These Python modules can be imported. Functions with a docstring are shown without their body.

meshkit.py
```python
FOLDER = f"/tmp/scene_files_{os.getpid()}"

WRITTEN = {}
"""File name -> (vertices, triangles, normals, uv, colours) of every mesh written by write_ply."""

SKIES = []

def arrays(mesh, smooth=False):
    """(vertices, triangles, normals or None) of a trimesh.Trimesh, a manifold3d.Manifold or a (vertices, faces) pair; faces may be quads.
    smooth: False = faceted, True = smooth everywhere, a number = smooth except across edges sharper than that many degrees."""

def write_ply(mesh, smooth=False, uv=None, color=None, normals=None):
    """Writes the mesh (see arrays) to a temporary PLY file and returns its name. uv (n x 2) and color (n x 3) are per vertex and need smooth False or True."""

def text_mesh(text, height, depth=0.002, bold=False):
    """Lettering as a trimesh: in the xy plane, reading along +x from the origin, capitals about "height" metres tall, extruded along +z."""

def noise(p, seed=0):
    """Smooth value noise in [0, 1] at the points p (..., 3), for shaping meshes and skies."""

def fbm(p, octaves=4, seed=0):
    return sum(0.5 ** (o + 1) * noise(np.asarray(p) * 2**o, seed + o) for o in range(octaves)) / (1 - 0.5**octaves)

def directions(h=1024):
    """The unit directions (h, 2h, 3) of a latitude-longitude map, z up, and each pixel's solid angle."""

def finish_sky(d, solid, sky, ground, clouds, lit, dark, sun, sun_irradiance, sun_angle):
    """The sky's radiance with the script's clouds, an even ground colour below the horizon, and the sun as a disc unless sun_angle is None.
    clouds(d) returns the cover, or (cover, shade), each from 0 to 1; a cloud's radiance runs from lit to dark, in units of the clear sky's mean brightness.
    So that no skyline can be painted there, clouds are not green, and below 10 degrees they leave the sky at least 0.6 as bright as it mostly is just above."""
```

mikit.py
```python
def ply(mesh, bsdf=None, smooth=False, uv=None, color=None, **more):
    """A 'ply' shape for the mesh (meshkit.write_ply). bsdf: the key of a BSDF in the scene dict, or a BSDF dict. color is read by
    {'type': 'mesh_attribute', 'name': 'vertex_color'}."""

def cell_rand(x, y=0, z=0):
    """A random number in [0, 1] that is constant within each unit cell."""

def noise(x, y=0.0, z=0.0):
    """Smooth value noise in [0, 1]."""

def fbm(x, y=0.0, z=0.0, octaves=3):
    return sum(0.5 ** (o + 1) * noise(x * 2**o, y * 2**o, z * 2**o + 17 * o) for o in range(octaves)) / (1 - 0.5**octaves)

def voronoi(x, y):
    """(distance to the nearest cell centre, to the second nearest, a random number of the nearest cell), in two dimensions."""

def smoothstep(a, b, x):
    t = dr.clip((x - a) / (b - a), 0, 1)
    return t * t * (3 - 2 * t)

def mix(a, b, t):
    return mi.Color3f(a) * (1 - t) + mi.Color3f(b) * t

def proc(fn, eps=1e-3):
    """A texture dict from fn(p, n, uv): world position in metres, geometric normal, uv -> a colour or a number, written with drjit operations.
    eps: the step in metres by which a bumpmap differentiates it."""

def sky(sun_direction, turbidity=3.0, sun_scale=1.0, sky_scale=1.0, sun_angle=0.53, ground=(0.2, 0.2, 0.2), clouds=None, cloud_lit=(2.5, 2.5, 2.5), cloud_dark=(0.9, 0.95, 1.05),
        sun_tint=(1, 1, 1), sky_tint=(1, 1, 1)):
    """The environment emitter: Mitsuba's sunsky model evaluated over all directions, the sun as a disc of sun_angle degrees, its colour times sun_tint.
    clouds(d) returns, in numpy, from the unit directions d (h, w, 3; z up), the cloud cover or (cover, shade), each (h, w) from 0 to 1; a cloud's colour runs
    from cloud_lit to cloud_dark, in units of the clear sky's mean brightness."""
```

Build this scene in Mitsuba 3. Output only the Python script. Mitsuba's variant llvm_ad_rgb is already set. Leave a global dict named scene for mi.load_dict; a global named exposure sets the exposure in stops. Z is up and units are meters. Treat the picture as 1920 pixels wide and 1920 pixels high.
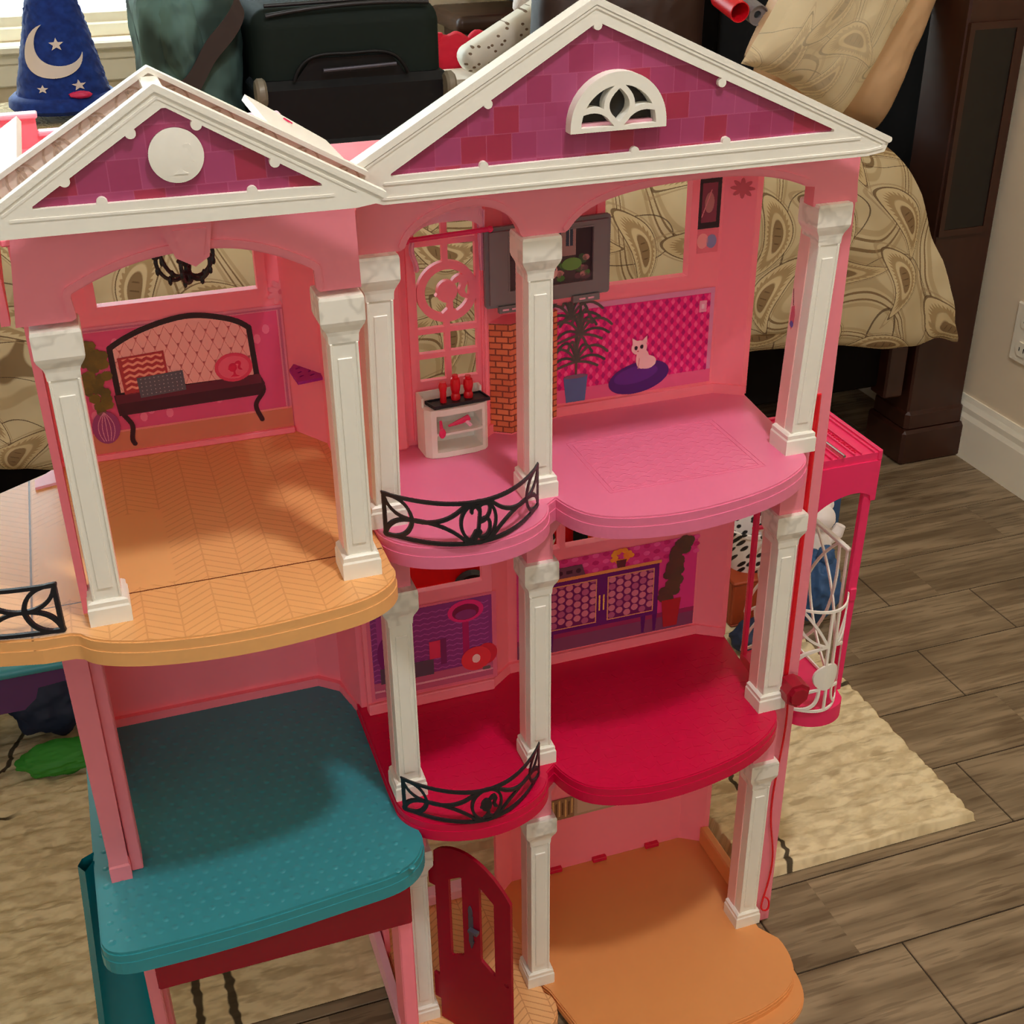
import math, random
import numpy as np, trimesh, mitsuba as mi, drjit as dr
import mikit, meshkit, manifold3d as m3
from mikit import noise, fbm, voronoi, cell_rand, smoothstep
from shapely.geometry import Polygon, LineString, Point, box as sbox
from shapely.ops import unary_union
from shapely import affinity, segmentize

T = mi.ScalarTransform4f
scene, labels = {}, {}
random.seed(4)
rng = np.random.default_rng(4)

# ------------------------------------------------------------------ camera
CAM = np.array([-0.3364, -0.9143, 1.1592]); YAW, PIT, ROL, FOC = 0.3266, 0.5054, -0.0122, 2365.26
fwd = np.array([math.sin(YAW) * math.cos(PIT), math.cos(YAW) * math.cos(PIT), -math.sin(PIT)])
rgt = np.array([math.cos(YAW), -math.sin(YAW), 0.0]); upv = np.cross(rgt, fwd)
upv = -math.sin(ROL) * rgt + math.cos(ROL) * upv
scene['camera'] = {'type': 'perspective', 'fov': 2 * math.degrees(math.atan(960 / FOC)), 'fov_axis': 'x', 'near_clip': 0.05, 'far_clip': 50.0,
                   'to_world': T().look_at(origin=CAM.tolist(), target=(CAM + fwd).tolist(), up=upv.tolist())}
# ------------------------------------------------------------------ light
exposure = -0.45
LAMP = (0.15, -0.72, 2.36); LAMP_W = 420.0; LAMP_COL = (1.0, 1.0, 1.0)
WINDOW_L = 9.0; WINDOW_COL = (0.72, 0.93, 1.0)
WINDOW2_L = 2.4; WINDOW2_COL = (0.86, 1.0, 1.10)


# ------------------------------------------------------------------ helpers
def lin(c):
    c = np.asarray(c, float) / 255.0
    return np.where(c <= 0.04045, c / 12.92, ((c + 0.055) / 1.055) ** 2.4)


def rgb(c):
    return {'type': 'rgb', 'value': lin(c).tolist()}


def bsdf(key, color, rough=0.45, metal=0.0, spec=0.5, bump=None, scale=1.0, **kw):
    base = color if isinstance(color, dict) else rgb(color)
    d = {'type': 'principled', 'base_color': base, 'roughness': rough, 'metallic': metal, 'specular': spec, **kw}
    if bump is not None:
        d = {'type': 'bumpmap', 'arbitrary': bump, 'scale': scale, 'bsdf': d}
    scene[key] = {'type': 'twosided', 'bsdf': d}
    return key


def key(name, parent=None):
    base = (parent + '__' if parent else '') + name
    k, n = base, 0
    while k in scene or k in used:
        n += 1
        k = '%s_%03d' % (base, n)
    used.add(k)
    return k


used = set()


def add(name, mesh, mat, parent=None, smooth=False, label=None, kind=None, **kw):
    k = key(name, parent)
    scene[k] = mikit.ply(mesh, mat, smooth, **kw)
    if label or kind:
        labels[k] = {}
        if label: labels[k]['label'] = label
        if kind: labels[k]['kind'] = kind
    return k


def tag(k, label, cat, group=None, kind=None):
    labels[k] = {'label': label, 'category': cat}
    if group: labels[k]['group'] = group
    if kind: labels[k]['kind'] = kind
    return k


def thing(name, label, cat, group=None):
    return tag(key(name), label, cat, group)


def cat(*ms):
    return trimesh.util.concatenate([m for m in ms])


def cbox(x0, x1, y0, y1, z0, z1, r=0.001):
    """A box with chamfered edges."""
    r = min(r, (x1 - x0) * .45, (y1 - y0) * .45, (z1 - z0) * .45)
    pts = []
    for sx in (0, 1):
        for sy in (0, 1):
            for sz in (0, 1):
                c = np.array([(x0, x1)[sx], (y0, y1)[sy], (z0, z1)[sz]], float)
                d = np.array([1 - 2 * sx, 1 - 2 * sy, 1 - 2 * sz]) * r
                for k in range(3):
                    q = c + d; q[k] = c[k]; pts.append(q)
    return trimesh.convex.convex_hull(np.array(pts))


def rbox(x0, x1, y0, y1, z0, z1, r, n=16):
    """A rounded box: the hull of eight spheres."""
    s = m3.Manifold.sphere(r, n)
    return tri(m3.Manifold.batch_hull([s.translate([x, y, z]) for x in (x0 + r, x1 - r) for y in (y0 + r, y1 - r) for z in (z0 + r, z1 - r)]))


def tri(m):
    q = m.to_mesh()
    return trimesh.Trimesh(q.vert_properties[:, :3], q.tri_verts, process=False)


def ext(poly, h):
    if poly.geom_type != 'Polygon':
        return cat(*[ext(g, h) for g in poly.geoms if g.geom_type == 'Polygon' and g.area > 1e-9])
    return trimesh.creation.extrude_polygon(poly, h, engine='earcut')


def xz(poly, y0, y1):
    m = ext(poly, y1 - y0); v = m.vertices
    return trimesh.Trimesh(np.stack([v[:, 0], y1 - v[:, 2], v[:, 1]], 1), m.faces, process=False)


def xy(poly, z0, z1):
    m = ext(poly, z1 - z0); m.apply_translation([0, 0, z0]); return m


def yz(poly, x0, x1):
    m = ext(poly, x1 - x0); v = m.vertices
    return trimesh.Trimesh(np.stack([x0 + v[:, 2], v[:, 0], v[:, 1]], 1), m.faces, process=False)


def warp(poly, t, fn, seg=0.004):
    """Extrudes a flat pattern (u, v) by t and puts it in space with fn(u, v, w) -> (n, 3)."""
    x0, _, x1, _ = poly.bounds; n = max(1, int((x1 - x0) / seg)); e = np.linspace(x0, x1, n + 1)
    m = cat(*[ext(q, t) for a, b in zip(e[:-1], e[1:]) for q in [poly.intersection(sbox(a, -9, b, 9))] if q.area > 1e-10]); v = m.vertices
    return trimesh.Trimesh(fn(v[:, 0], v[:, 1], v[:, 2]), m.faces, process=False)


def bars(lines, w):
    return unary_union([LineString(l).buffer(w / 2, quad_segs=4) for l in lines])


def arc(cx, cy, r, a0, a1, n=16, ry=None):
    a = np.radians(np.linspace(a0, a1, n))
    return [(cx + r * math.cos(t), cy + (ry or r) * math.sin(t)) for t in a]


def tube(pts, r, n=10, closed=False):
    pts = np.asarray(pts, float); N = len(pts)
    rr = np.broadcast_to(r, N)
    tan = np.gradient(pts, axis=0); tan /= np.linalg.norm(tan, axis=1, keepdims=True) + 1e-12
    ref = np.array([0, 0, 1.0]) if abs(tan[0][2]) < .9 else np.array([1.0, 0, 0])
    V = []
    for i in range(N):
        u = np.cross(tan[i], ref); u /= np.linalg.norm(u) + 1e-12
        ref = np.cross(u, tan[i]); w = ref
        a = np.arange(n) * 2 * np.pi / n
        V.append(pts[i] + rr[i] * (np.cos(a)[:, None] * u + np.sin(a)[:, None] * w))
    V = np.vstack(V + [pts[:1], pts[-1:]]); F = []
    for i in range(N - 1):
        for j in range(n):
            a, b = i * n + j, i * n + (j + 1) % n
            F += [[a, b, b + n], [a, b + n, a + n]]
    for j in range(n):
        F += [[N * n, (j + 1) % n, j], [N * n + 1, (N - 1) * n + j, (N - 1) * n + (j + 1) % n]]
    m = trimesh.Trimesh(V, F, process=False)
    return m


def curve(pts, n=40):
    from scipy.interpolate import CubicSpline
    pts = np.asarray(pts, float); t = np.r_[0, np.cumsum(np.linalg.norm(np.diff(pts, axis=0), axis=1))]
    return CubicSpline(t, pts)(np.linspace(0, t[-1], n))


def lathe(profile, n=32, c=(0, 0, 0)):
    m = trimesh.creation.revolve(np.array(profile, float), sections=n); m.apply_translation(c); return m


def gridmesh(P):
    a, b = P.shape[:2]
    i = np.arange(a * b).reshape(a, b)
    F = np.concatenate([np.stack([i[:-1, :-1], i[1:, :-1], i[1:, 1:]], -1).reshape(-1, 3), np.stack([i[:-1, :-1], i[1:, 1:], i[:-1, 1:]], -1).reshape(-1, 3)])
    return trimesh.Trimesh(P.reshape(-1, 3), F, process=False)


def blob(c, r, amp=0.12, freq=3.0, sub=3, seed=0):
    """A soft rounded lump of radii r, its surface uneven."""
    m = trimesh.creation.icosphere(subdivisions=sub); v = m.vertices
    k = 1 + amp * (meshkit.fbm(v * freq + 9.3 * seed + 20, 3) - .5) * 2
    return trimesh.Trimesh(v * k[:, None] * np.array(r) + np.array(c), m.faces, process=False)


class Print:
    """A printed sticker: flat coloured shapes in layers, one mesh with a colour per vertex. fn maps (u, v, lift) to space."""
    def __init__(self, fn): self.V, self.F, self.C, self.fn, self.n = [], [], [], fn, 0

    def add(self, poly, color, layer=0):
        if not hasattr(poly, 'geom_type'): poly = Polygon(poly)
        if poly.geom_type != 'Polygon':
            for g in poly.geoms:
                if g.geom_type == 'Polygon': self.add(g, color, layer)
            return
        if poly.area < 1e-10: return
        v, f = trimesh.creation.triangulate_polygon(poly, engine='earcut')
        self.V.append(self.fn(v[:, 0], v[:, 1], np.full(len(v), 0.0004 + 0.00018 * layer))); self.F.append(f + self.n)
        self.C.append(np.tile(lin(color), (len(v), 1))); self.n += len(v)

    def build(self, name, parent, label=None):
        return add(name, (np.vstack(self.V), np.vstack(self.F)), 'm_print', parent, False, label, color=np.vstack(self.C))


def flat(y): return lambda u, v, w: np.stack([u, y - w, v], 1)


# ------------------------------------------------------------------ materials
PROC = mikit.proc
white = bsdf('m_white', (222, 218, 207), .42)
def marble(p, n, uv):
    v = dr.abs(fbm(p.x * 55, p.y * 55, p.z * 45, 3) - .5)
    return mix(lin((204, 199, 188)), lin((224, 219, 208)), smoothstep(0.0, .1, v))
bsdf('m_marble', PROC(marble), .4)
bsdf('m_pink', (222, 124, 138), .42)
bsdf('m_salmon', (246, 128, 144), .45)
bsdf('m_postside', (224, 176, 170), .45)
bsdf('m_palepink', (232, 170, 190), .45)
bsdf('m_magenta_plain', (200, 12, 58), .38)
bsdf('m_hot', (216, 40, 92), .35)
bsdf('m_red', (205, 14, 30), .35)
bsdf('m_door', (138, 4, 32), .4, spec=.2)
bsdf('m_purple', (150, 30, 130), .4)
bsdf('m_black', (16, 16, 22), .45)
bsdf('m_grey', (112, 106, 108), .55)
bsdf('m_teal_plain', (8, 106, 118), .35)
bsdf('m_print', {'type': 'mesh_attribute', 'name': 'vertex_color'}, .5, spec=.4)
bsdf('m_chrome', (215, 215, 215), .25, 1.0)
bsdf('m_hinge_grey', (74, 72, 84), .4, .3)


def c3(a):
    return mi.Color3f([float(k) for k in a]) if isinstance(a, np.ndarray) else mi.Color3f(a)


def mix(a, b, t):
    return c3(a) * (1 - t) + c3(b) * t


def fr(x):
    return x - dr.floor(x)


def dist_rect(x, y, x0, x1, y0, y1):
    return dr.minimum(dr.minimum(x - x0, x1 - x), dr.minimum(y - y0, y1 - y))


def line(t, w):
    return 1 - smoothstep(w * .6, w, dr.abs(t))


bsdf('m_pinkfloor', (216, 110, 144), .38)


bsdf('m_magenta', (192, 6, 60), .36, spec=.35)


bsdf('m_teal', (44, 130, 140), .36)


def chevron(p):
    u = p.x / .0265
    z = dr.abs(2 * fr(u / 2) - 1.0) * .019 + p.y
    g = line(fr(z / .0092) - .5, .13)
    col = line(fr(u + .5) - .5, .03)
    return dr.clip(g + col, 0, 1)


def seams(p):
    return dr.clip(line(p.x + .4255, .0011) + line(p.y + .028, .0010) * smoothstep(-.43, -.42, p.x), 0, 1)


def orangecol(p, n, uv):
    pad = smoothstep(.0, .002, dist_rect(p.x, p.y, -.421, -.315, -.022, .105))
    up = dr.select(n.z > .5, 1.0, 0.0)
    g = dr.clip(chevron(p) * (1 - pad), 0, 1) * .34 * up
    c = mix(lin((220, 162, 102)), lin((178, 116, 64)), g)
    return mix(c, lin((96, 48, 18)), seams(p) * up)
bsdf('m_orange', PROC(orangecol), .38)
bsdf('m_orange_plain', (208, 138, 80), .38)
def tancol(p, n, uv):
    return mix(lin((222, 166, 110)), lin((170, 106, 56)), chevron(p) * .5 * dr.select(n.z > .5, 1.0, 0.0))
bsdf('m_tan', PROC(tancol), .4)


def gabletiles(p, n, uv):
    s = .0195
    r = dr.floor(p.z / s)
    u = p.x / s + cell_rand(r, 3) * 1.7
    c = dr.floor(u)
    fx, fz = u - c, p.z / s - r
    big = cell_rand(c, r, 5)
    k = cell_rand(c, r, 1)
    sub = dr.select(big > .55, cell_rand(dr.floor(u * 2), dr.floor(p.z / s * 2), 2), .5)
    base = mix(lin((138, 36, 76)), lin((154, 62, 104)), k * .7 + .3 * sub)
    base = mix(base, lin((146, 36, 64)), smoothstep(.82, .84, cell_rand(c, r, 9)))
    e = dr.minimum(dr.minimum(fx, 1 - fx), dr.minimum(fz, 1 - fz))
    return mix(base, lin((176, 88, 124)), (1 - smoothstep(.01, .03, e)) * .35)
bsdf('m_gable', PROC(gabletiles), .45)


# ------------------------------------------------------------------ the room
def plaster(p, n, uv):
    return c3(lin((226, 209, 182))) * (0.95 + .08 * fbm(p.x * 3, p.y * 3, p.z * 3))
bsdf('m_wall', PROC(plaster), .8, spec=.2)
bsdf('m_ceiling', (235, 230, 220), .9, spec=.1)
bsdf('m_trim', (242, 234, 214), .45)


def plankcol(p, n, uv):
    row = dr.floor((p.y - .055) / .1235)
    k = cell_rand(dr.floor((p.x + row * .37) / .6), row, 4)
    a = fbm(p.x * 5 + k * 40, p.y * 60 + k * 11, 0, 4)
    b = fbm(p.x * 20 + k * 9, p.y * 240, 3, 3)
    knot = fbm(p.x * 9 + k * 70, p.y * 18, 8, 2)
    c = mix(lin((110, 92, 70)), lin((148, 128, 102)), smoothstep(.25, .75, a))
    c = mix(c, lin((90, 72, 52)), smoothstep(.5, .72, b) * .45 + smoothstep(.6, .78, knot) * .4)
    return c * (0.86 + .22 * k)
bsdf('m_plank', PROC(plankcol), .42, spec=.35)
bsdf('m_grout', (58, 48, 38), .8, spec=.1)

XW, YB, YF, XL, HC = 1.285, 2.75, -2.6, -2.3, 2.5
tag(add('floor', cbox(XL - .1, XW + .1, YF - .1, YB + .1, -.06, -.0016, .001), 'm_grout'), 'brown wood-look plank floor of the bedroom', 'floor', kind='structure')
row0, pitch, plen = .055, .1235, .605
offs = {0: .68, -1: .285, -2: .425}
for r in range(-7, 19):
    y0, y1 = row0 + r * pitch + .0011, row0 + (r + 1) * pitch - .0011
    o = offs.get(r, .05 + .6 * random.random())
    for q in range(-4, 4):
        x0, x1 = o + q * plen + .001, o + (q + 1) * plen - .001
        if x1 < -1.3 or x0 > XW or (x1 < -.9 and r < 0): continue
        if x1 > XW: x1 = XW
        v = cbox(x0, x1, y0, y1, -.008, 0, .0008)
        add('plank', v, 'm_plank', 'floor')

# window in the back wall (behind the bed, upper left of the photo)
WX0, WX1, WZ0, WZ1 = -1.25, .30, .655, 1.95
wb = sbox(XL, 0, XW, HC).difference(sbox(WX0, WZ0, WX1, WZ1))
tag(add('wall_back', xz(wb, YB, YB + .12), 'm_wall'), 'beige bedroom wall with the window, behind the bed', 'wall', kind='structure')
tag(add('wall_right', cbox(XW, XW + .1, YF, YB, 0, HC), 'm_wall'), 'beige wall at the head of the bed', 'wall', kind='structure')
tag(add('wall_left', cbox(XL - .1, XL, YF, YB, 0, HC), 'm_wall'), 'beige wall outside the frame on the left', 'wall', kind='structure')
tag(add('wall_front', cbox(XL, XW, YF - .1, YF, 0, HC), 'm_wall'), 'beige wall behind the photographer', 'wall', kind='structure')
tag(add('ceiling', cbox(XL, XW, YF, YB, HC, HC + .1), 'm_ceiling'), 'plain white bedroom ceiling', 'ceiling', kind='structure')
w = key('window_1'); tag(w, 'bright overexposed window with white sill and trim', 'window', kind='structure')
add('frame', cat(cbox(WX0, WX1, YB + .03, YB + .08, WZ0, WZ0 + .035, .004), cbox(WX0, WX1, YB + .045, YB + .09, WZ0 + .03, WZ0 + .062, .004),
                 cbox(WX0, WX0 + .05, YB + .03, YB + .09, WZ0, WZ1, .004), cbox(WX1 - .05, WX1, YB + .03, YB + .09, WZ0, WZ1, .004), cbox(WX0, WX1, YB + .03, YB + .09, WZ1 - .05, WZ1, .004)), 'm_trim', w)
add('sill', cbox(WX0 - .06, WX1 + .06, YB - .05, YB + .1, WZ0 - .022, WZ0, .005), 'm_trim', w)
add('apron', cat(cbox(WX0 - .04, WX1 + .04, YB - .022, YB, WZ0 - .05, WZ0 - .022, .004), cbox(WX0 - .04, WX1 + .04, YB - .016, YB, WZ0 - .105, WZ0 - .048, .004)), 'm_trim', w)
pk = key('pane', w)
scene[pk] = mikit.ply((np.array([[WX0, YB + .1, WZ0], [WX1, YB + .1, WZ0], [WX1, YB + .1, WZ1], [WX0, YB + .1, WZ1]]), np.array([[0, 1, 2], [0, 2, 3]])), 'm_white', False,
                      emitter={'type': 'area', 'radiance': {'type': 'rgb', 'value': [WINDOW_L * c for c in WINDOW_COL]}})
prof = [(0, 0), (.016, 0), (.016, .085), (.012, .095), (.012, .106), (.007, .116), (.004, .126), (0, .126)]
tag(add('baseboard_right', trimesh.Trimesh(*(lambda m: (np.stack([XW - m.vertices[:, 0], YF + m.vertices[:, 2], m.vertices[:, 1]], 1), m.faces[:, ::-1]))(ext(Polygon(prof), YB - YF)), process=False), 'm_trim'),
    'cream moulded baseboard along the wall at the head of the bed', 'baseboard', kind='structure')
o = thing('wall_outlet', 'cream electrical outlet plate on the beige wall at the right', 'outlet')
add('plate', cbox(XW - .006, XW, .832, .902, .243, .357, .003), 'm_trim', o)
for zc in (.272, .326):
    add('socket', yz(Point(.867, zc).buffer(.0165).intersection(sbox(.84, zc - .0135, .9, zc + .0135)), XW - .009, XW - .004), 'm_trim', o)
    for dy, hh in ((-.006, .0045), (.006, .0035)):
        add('slot', cbox(XW - .0095, XW - .008, .867 + dy - .0011, .867 + dy + .0011, zc - hh, zc + hh, .0002), 'm_black', o)

# a second window, in the wall behind the photographer
F0, F1, FZ0, FZ1 = -2.1, -.2, .95, 2.1
w = key('window_2'); tag(w, 'bright window in the wall behind the photographer', 'window', kind='structure')
add('frame', xz(sbox(F0 - .06, FZ0 - .06, F1 + .06, FZ1 + .06).difference(sbox(F0, FZ0, F1, FZ1)), YF, YF + .03), 'm_trim', w)
pk = key('pane', w)
scene[pk] = mikit.ply((np.array([[F0, YF + .01, FZ0], [F0, YF + .01, FZ1], [F1, YF + .01, FZ1], [F1, YF + .01, FZ0]]), np.array([[0, 1, 2], [0, 2, 3]])), 'm_white', False,
                      emitter={'type': 'area', 'radiance': {'type': 'rgb', 'value': [WINDOW2_L * c for c in WINDOW2_COL]}})

# ceiling lamp over the photographer
o = thing('ceiling_lamp', 'round ceiling lamp with a frosted bowl, above the picture', 'lamp')
add('canopy', lathe([(0, .10), (.07, .10), (.075, .13), (0, .13)], 24, (LAMP[0], LAMP[1], HC - .13)), 'm_chrome', o)
add('stem', lathe([(0, 0), (.012, 0), (.012, .12), (0, .12)], 16, (LAMP[0], LAMP[1], LAMP[2] + .02)), 'm_chrome', o)
bk = key('bowl', o)
scene[bk] = mikit.ply(blob(LAMP, (.075, .075, .05), 0, 1, 3), 'm_white', True, emitter={'type': 'area', 'radiance': {'type': 'rgb', 'value': [LAMP_W * c for c in LAMP_COL]}})

# ------------------------------------------------------------------ rug
def rugcol(p, n, uv):
    wob = (fbm(p.x * 4, p.y * 30, 0, 2) - .5) * .03 + (noise(p.y * 140, 3) - .5) * .007
    wy = (fbm(p.x * 30, 5, 0, 2) - .5) * .02
    wd = .0032 + .003 * noise(p.x * 90, p.y * 90)
    far = smoothstep(.34, .30, p.y)
    d = line(p.x - .362 + wob * .6, wd) + line(p.x + .362 + wob * .4, wd * 1.3) * far + line(p.x + .328 - wob * .4, wd * 1.3) * far
    d = d + line(p.y - .375 - wy + .1 * (p.x - .6), wd) * smoothstep(.585, .60, p.x) + line(p.x + .60 - wob - .35 * (p.y - .5), wd) + line(p.y - .5 - wy, wd) * smoothstep(-.545, -.57, p.x)
    k = fbm(p.x * 60, p.y * 130, 0, 3)
    c = mix(lin((198, 178, 140)), lin((222, 204, 166)), smoothstep(.25, .72, k))
    c = mix(c, lin((146, 122, 88)), smoothstep(.60, .76, fbm(p.x * 26, p.y * 120, 4, 3)) * .45)
    return mix(c, lin((44, 34, 26)), dr.clip(d, 0, 1) * .92)
bsdf('m_rug', PROC(rugcol), .95, spec=.05)
nx, ny = 600, 330
gx, gy = np.meshgrid(np.linspace(-1.25, .632, nx), np.linspace(.071, .985, ny), indexing='ij')
wv = .022 * meshkit.noise(np.stack([gx * 5, gy * 6, gx * 0], -1)) + .010 * meshkit.noise(np.stack([gx * 19, gy * 16, gx * 0], -1), 2)
ridge = np.abs(np.sin((gy + wv) * math.pi / .034)) ** .4
tuft = meshkit.fbm(np.stack([gx * 75, gy * 130, gx * 0], -1), 3, 5)
h = .0040 + .0070 * ridge * (.5 + meshkit.noise(np.stack([gx * 9, gy * 9, gx * 0], -1), 8)) + .0062 * tuft
under = (gx > -.44) & (gx < .30) & (gy < .24)
from scipy.ndimage import gaussian_filter
h = np.where(gaussian_filter(under.astype(float), 1.5) > .4, .0015 + 0 * h, h)
e = np.minimum(np.minimum(gx + 1.25, .632 - gx), np.minimum(gy - .071, .985 - gy))
h = h * np.clip(e / .004, 0, 1) ** .5 + .001
jit = (rng.random((nx, ny, 2)) - .5) * .0016 * (e > .012)[..., None]
G = np.stack([gx + jit[..., 0], gy + jit[..., 1], h], -1)
tag(add('rug', gridmesh(G), 'm_rug', None, True), 'cream shaggy rug with thin dark zigzag lines, under the dollhouse', 'rug')

# ------------------------------------------------------------------ bed
def paisley(u, v):
    """cream cloth with brown tear-drops and winding lines; u, v in metres on the cloth"""
    wx = (fbm(u * 4, v * 4, 2, 2) - .5) * .16
    wy = (fbm(u * 4 + 30, v * 4, 7, 2) - .5) * .16
    u, v = u + wx * .5, v + wy * .5
    col = mix(lin((192, 176, 142)), lin((176, 157, 120)), fbm(u * 22, v * 22, 1, 2))
    f = fbm(u * 3.2 + 5, v * 2.2, 11, 2) * 9
    s = dr.abs(fr(f) - .5)
    col = mix(col, lin((112, 88, 58)), line(s - .06, .022) * .9)
    col = mix(col, lin((150, 126, 88)), line(s - .16, .05) * .55)
    f3_ = fbm(u * 4.1 + 9, v * 4.1 + 3, 5, 2) * 5
    col = mix(col, lin((70, 52, 36)), line(fr(f3_) - .5, .014) * .8)
    cs = .118
    for a, b in ((0, 0), (1, 0), (0, 1), (1, 1)):
        cx, cy = dr.floor(u / cs - .5) + a, dr.floor(v / cs - .5) + b
        r1, r2, r3 = cell_rand(cx, cy, 1), cell_rand(cx, cy, 2), cell_rand(cx, cy, 3)
        x, y = u / cs - (cx + .5 + (r1 - .5) * .35), v / cs - (cy + .5 + (r2 - .5) * .35)
        t = .9 + (r3 - .5) * 2.6
        c, sn = dr.cos(t), dr.sin(t)
        x, y = x * c - y * sn, x * sn + y * c
        x = x + dr.select(r2 > .5, .7, -.7) * y * y - .05
        wd = .25 * dr.sqrt(dr.clip((.72 - y) / 1.2, 0, 1)) + 1e-3
        d = dr.sqrt(dr.square(x / wd) + dr.square((y + .06) / .62))
        ser = .06 * dr.sin(dr.atan2(y + .06, x * 2.2) * 34)
        col = dr.select(d < 1.0, mix(lin((196, 178, 140)), lin((182, 160, 120)), r1), col)
        col = mix(col, lin((92, 70, 46)), line(d - 1.0, .04) * .85)
        col = mix(col, lin((150, 126, 92)), line(d - 1.16, .05) * .6)
        col = mix(col, lin((144, 118, 80)), (1 - smoothstep(.74, .80, d + ser)) * smoothstep(.52, .58, d) * .8)
        col = mix(col, lin((116, 90, 60)), (1 - smoothstep(.36, .42, d)) * .9)
        col = mix(col, lin((84, 62, 40)), (1 - smoothstep(.05, .12, dr.abs(fr(y * 9) - .5))) * (1 - smoothstep(.2, .3, d)) * .7)
    return col
bsdf('m_paisley', PROC(lambda p, n, uv: paisley(uv.x, uv.y)), .8, spec=.15)
bsdf('m_paisley_light', PROC(lambda p, n, uv: mix(paisley(uv.x * 1.15 + .95, uv.y * 1.15 + 2.03), lin((250, 238, 204)), .36)), .75, spec=.2)
bsdf('m_satin', (214, 176, 136), .42, sheen=.4)
def darkwood(p, n, uv):
    return mix(lin((38, 16, 9)), lin((58, 26, 15)), fbm(p.x * 30, p.y * 30, p.z * 4, 3))
bsdf('m_darkwood', PROC(darkwood), .38)
bsdf('m_bedpanel', (12, 10, 10), .25)
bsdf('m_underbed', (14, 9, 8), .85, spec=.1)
bsdf('m_mattress', (206, 190, 160), .8)

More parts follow.
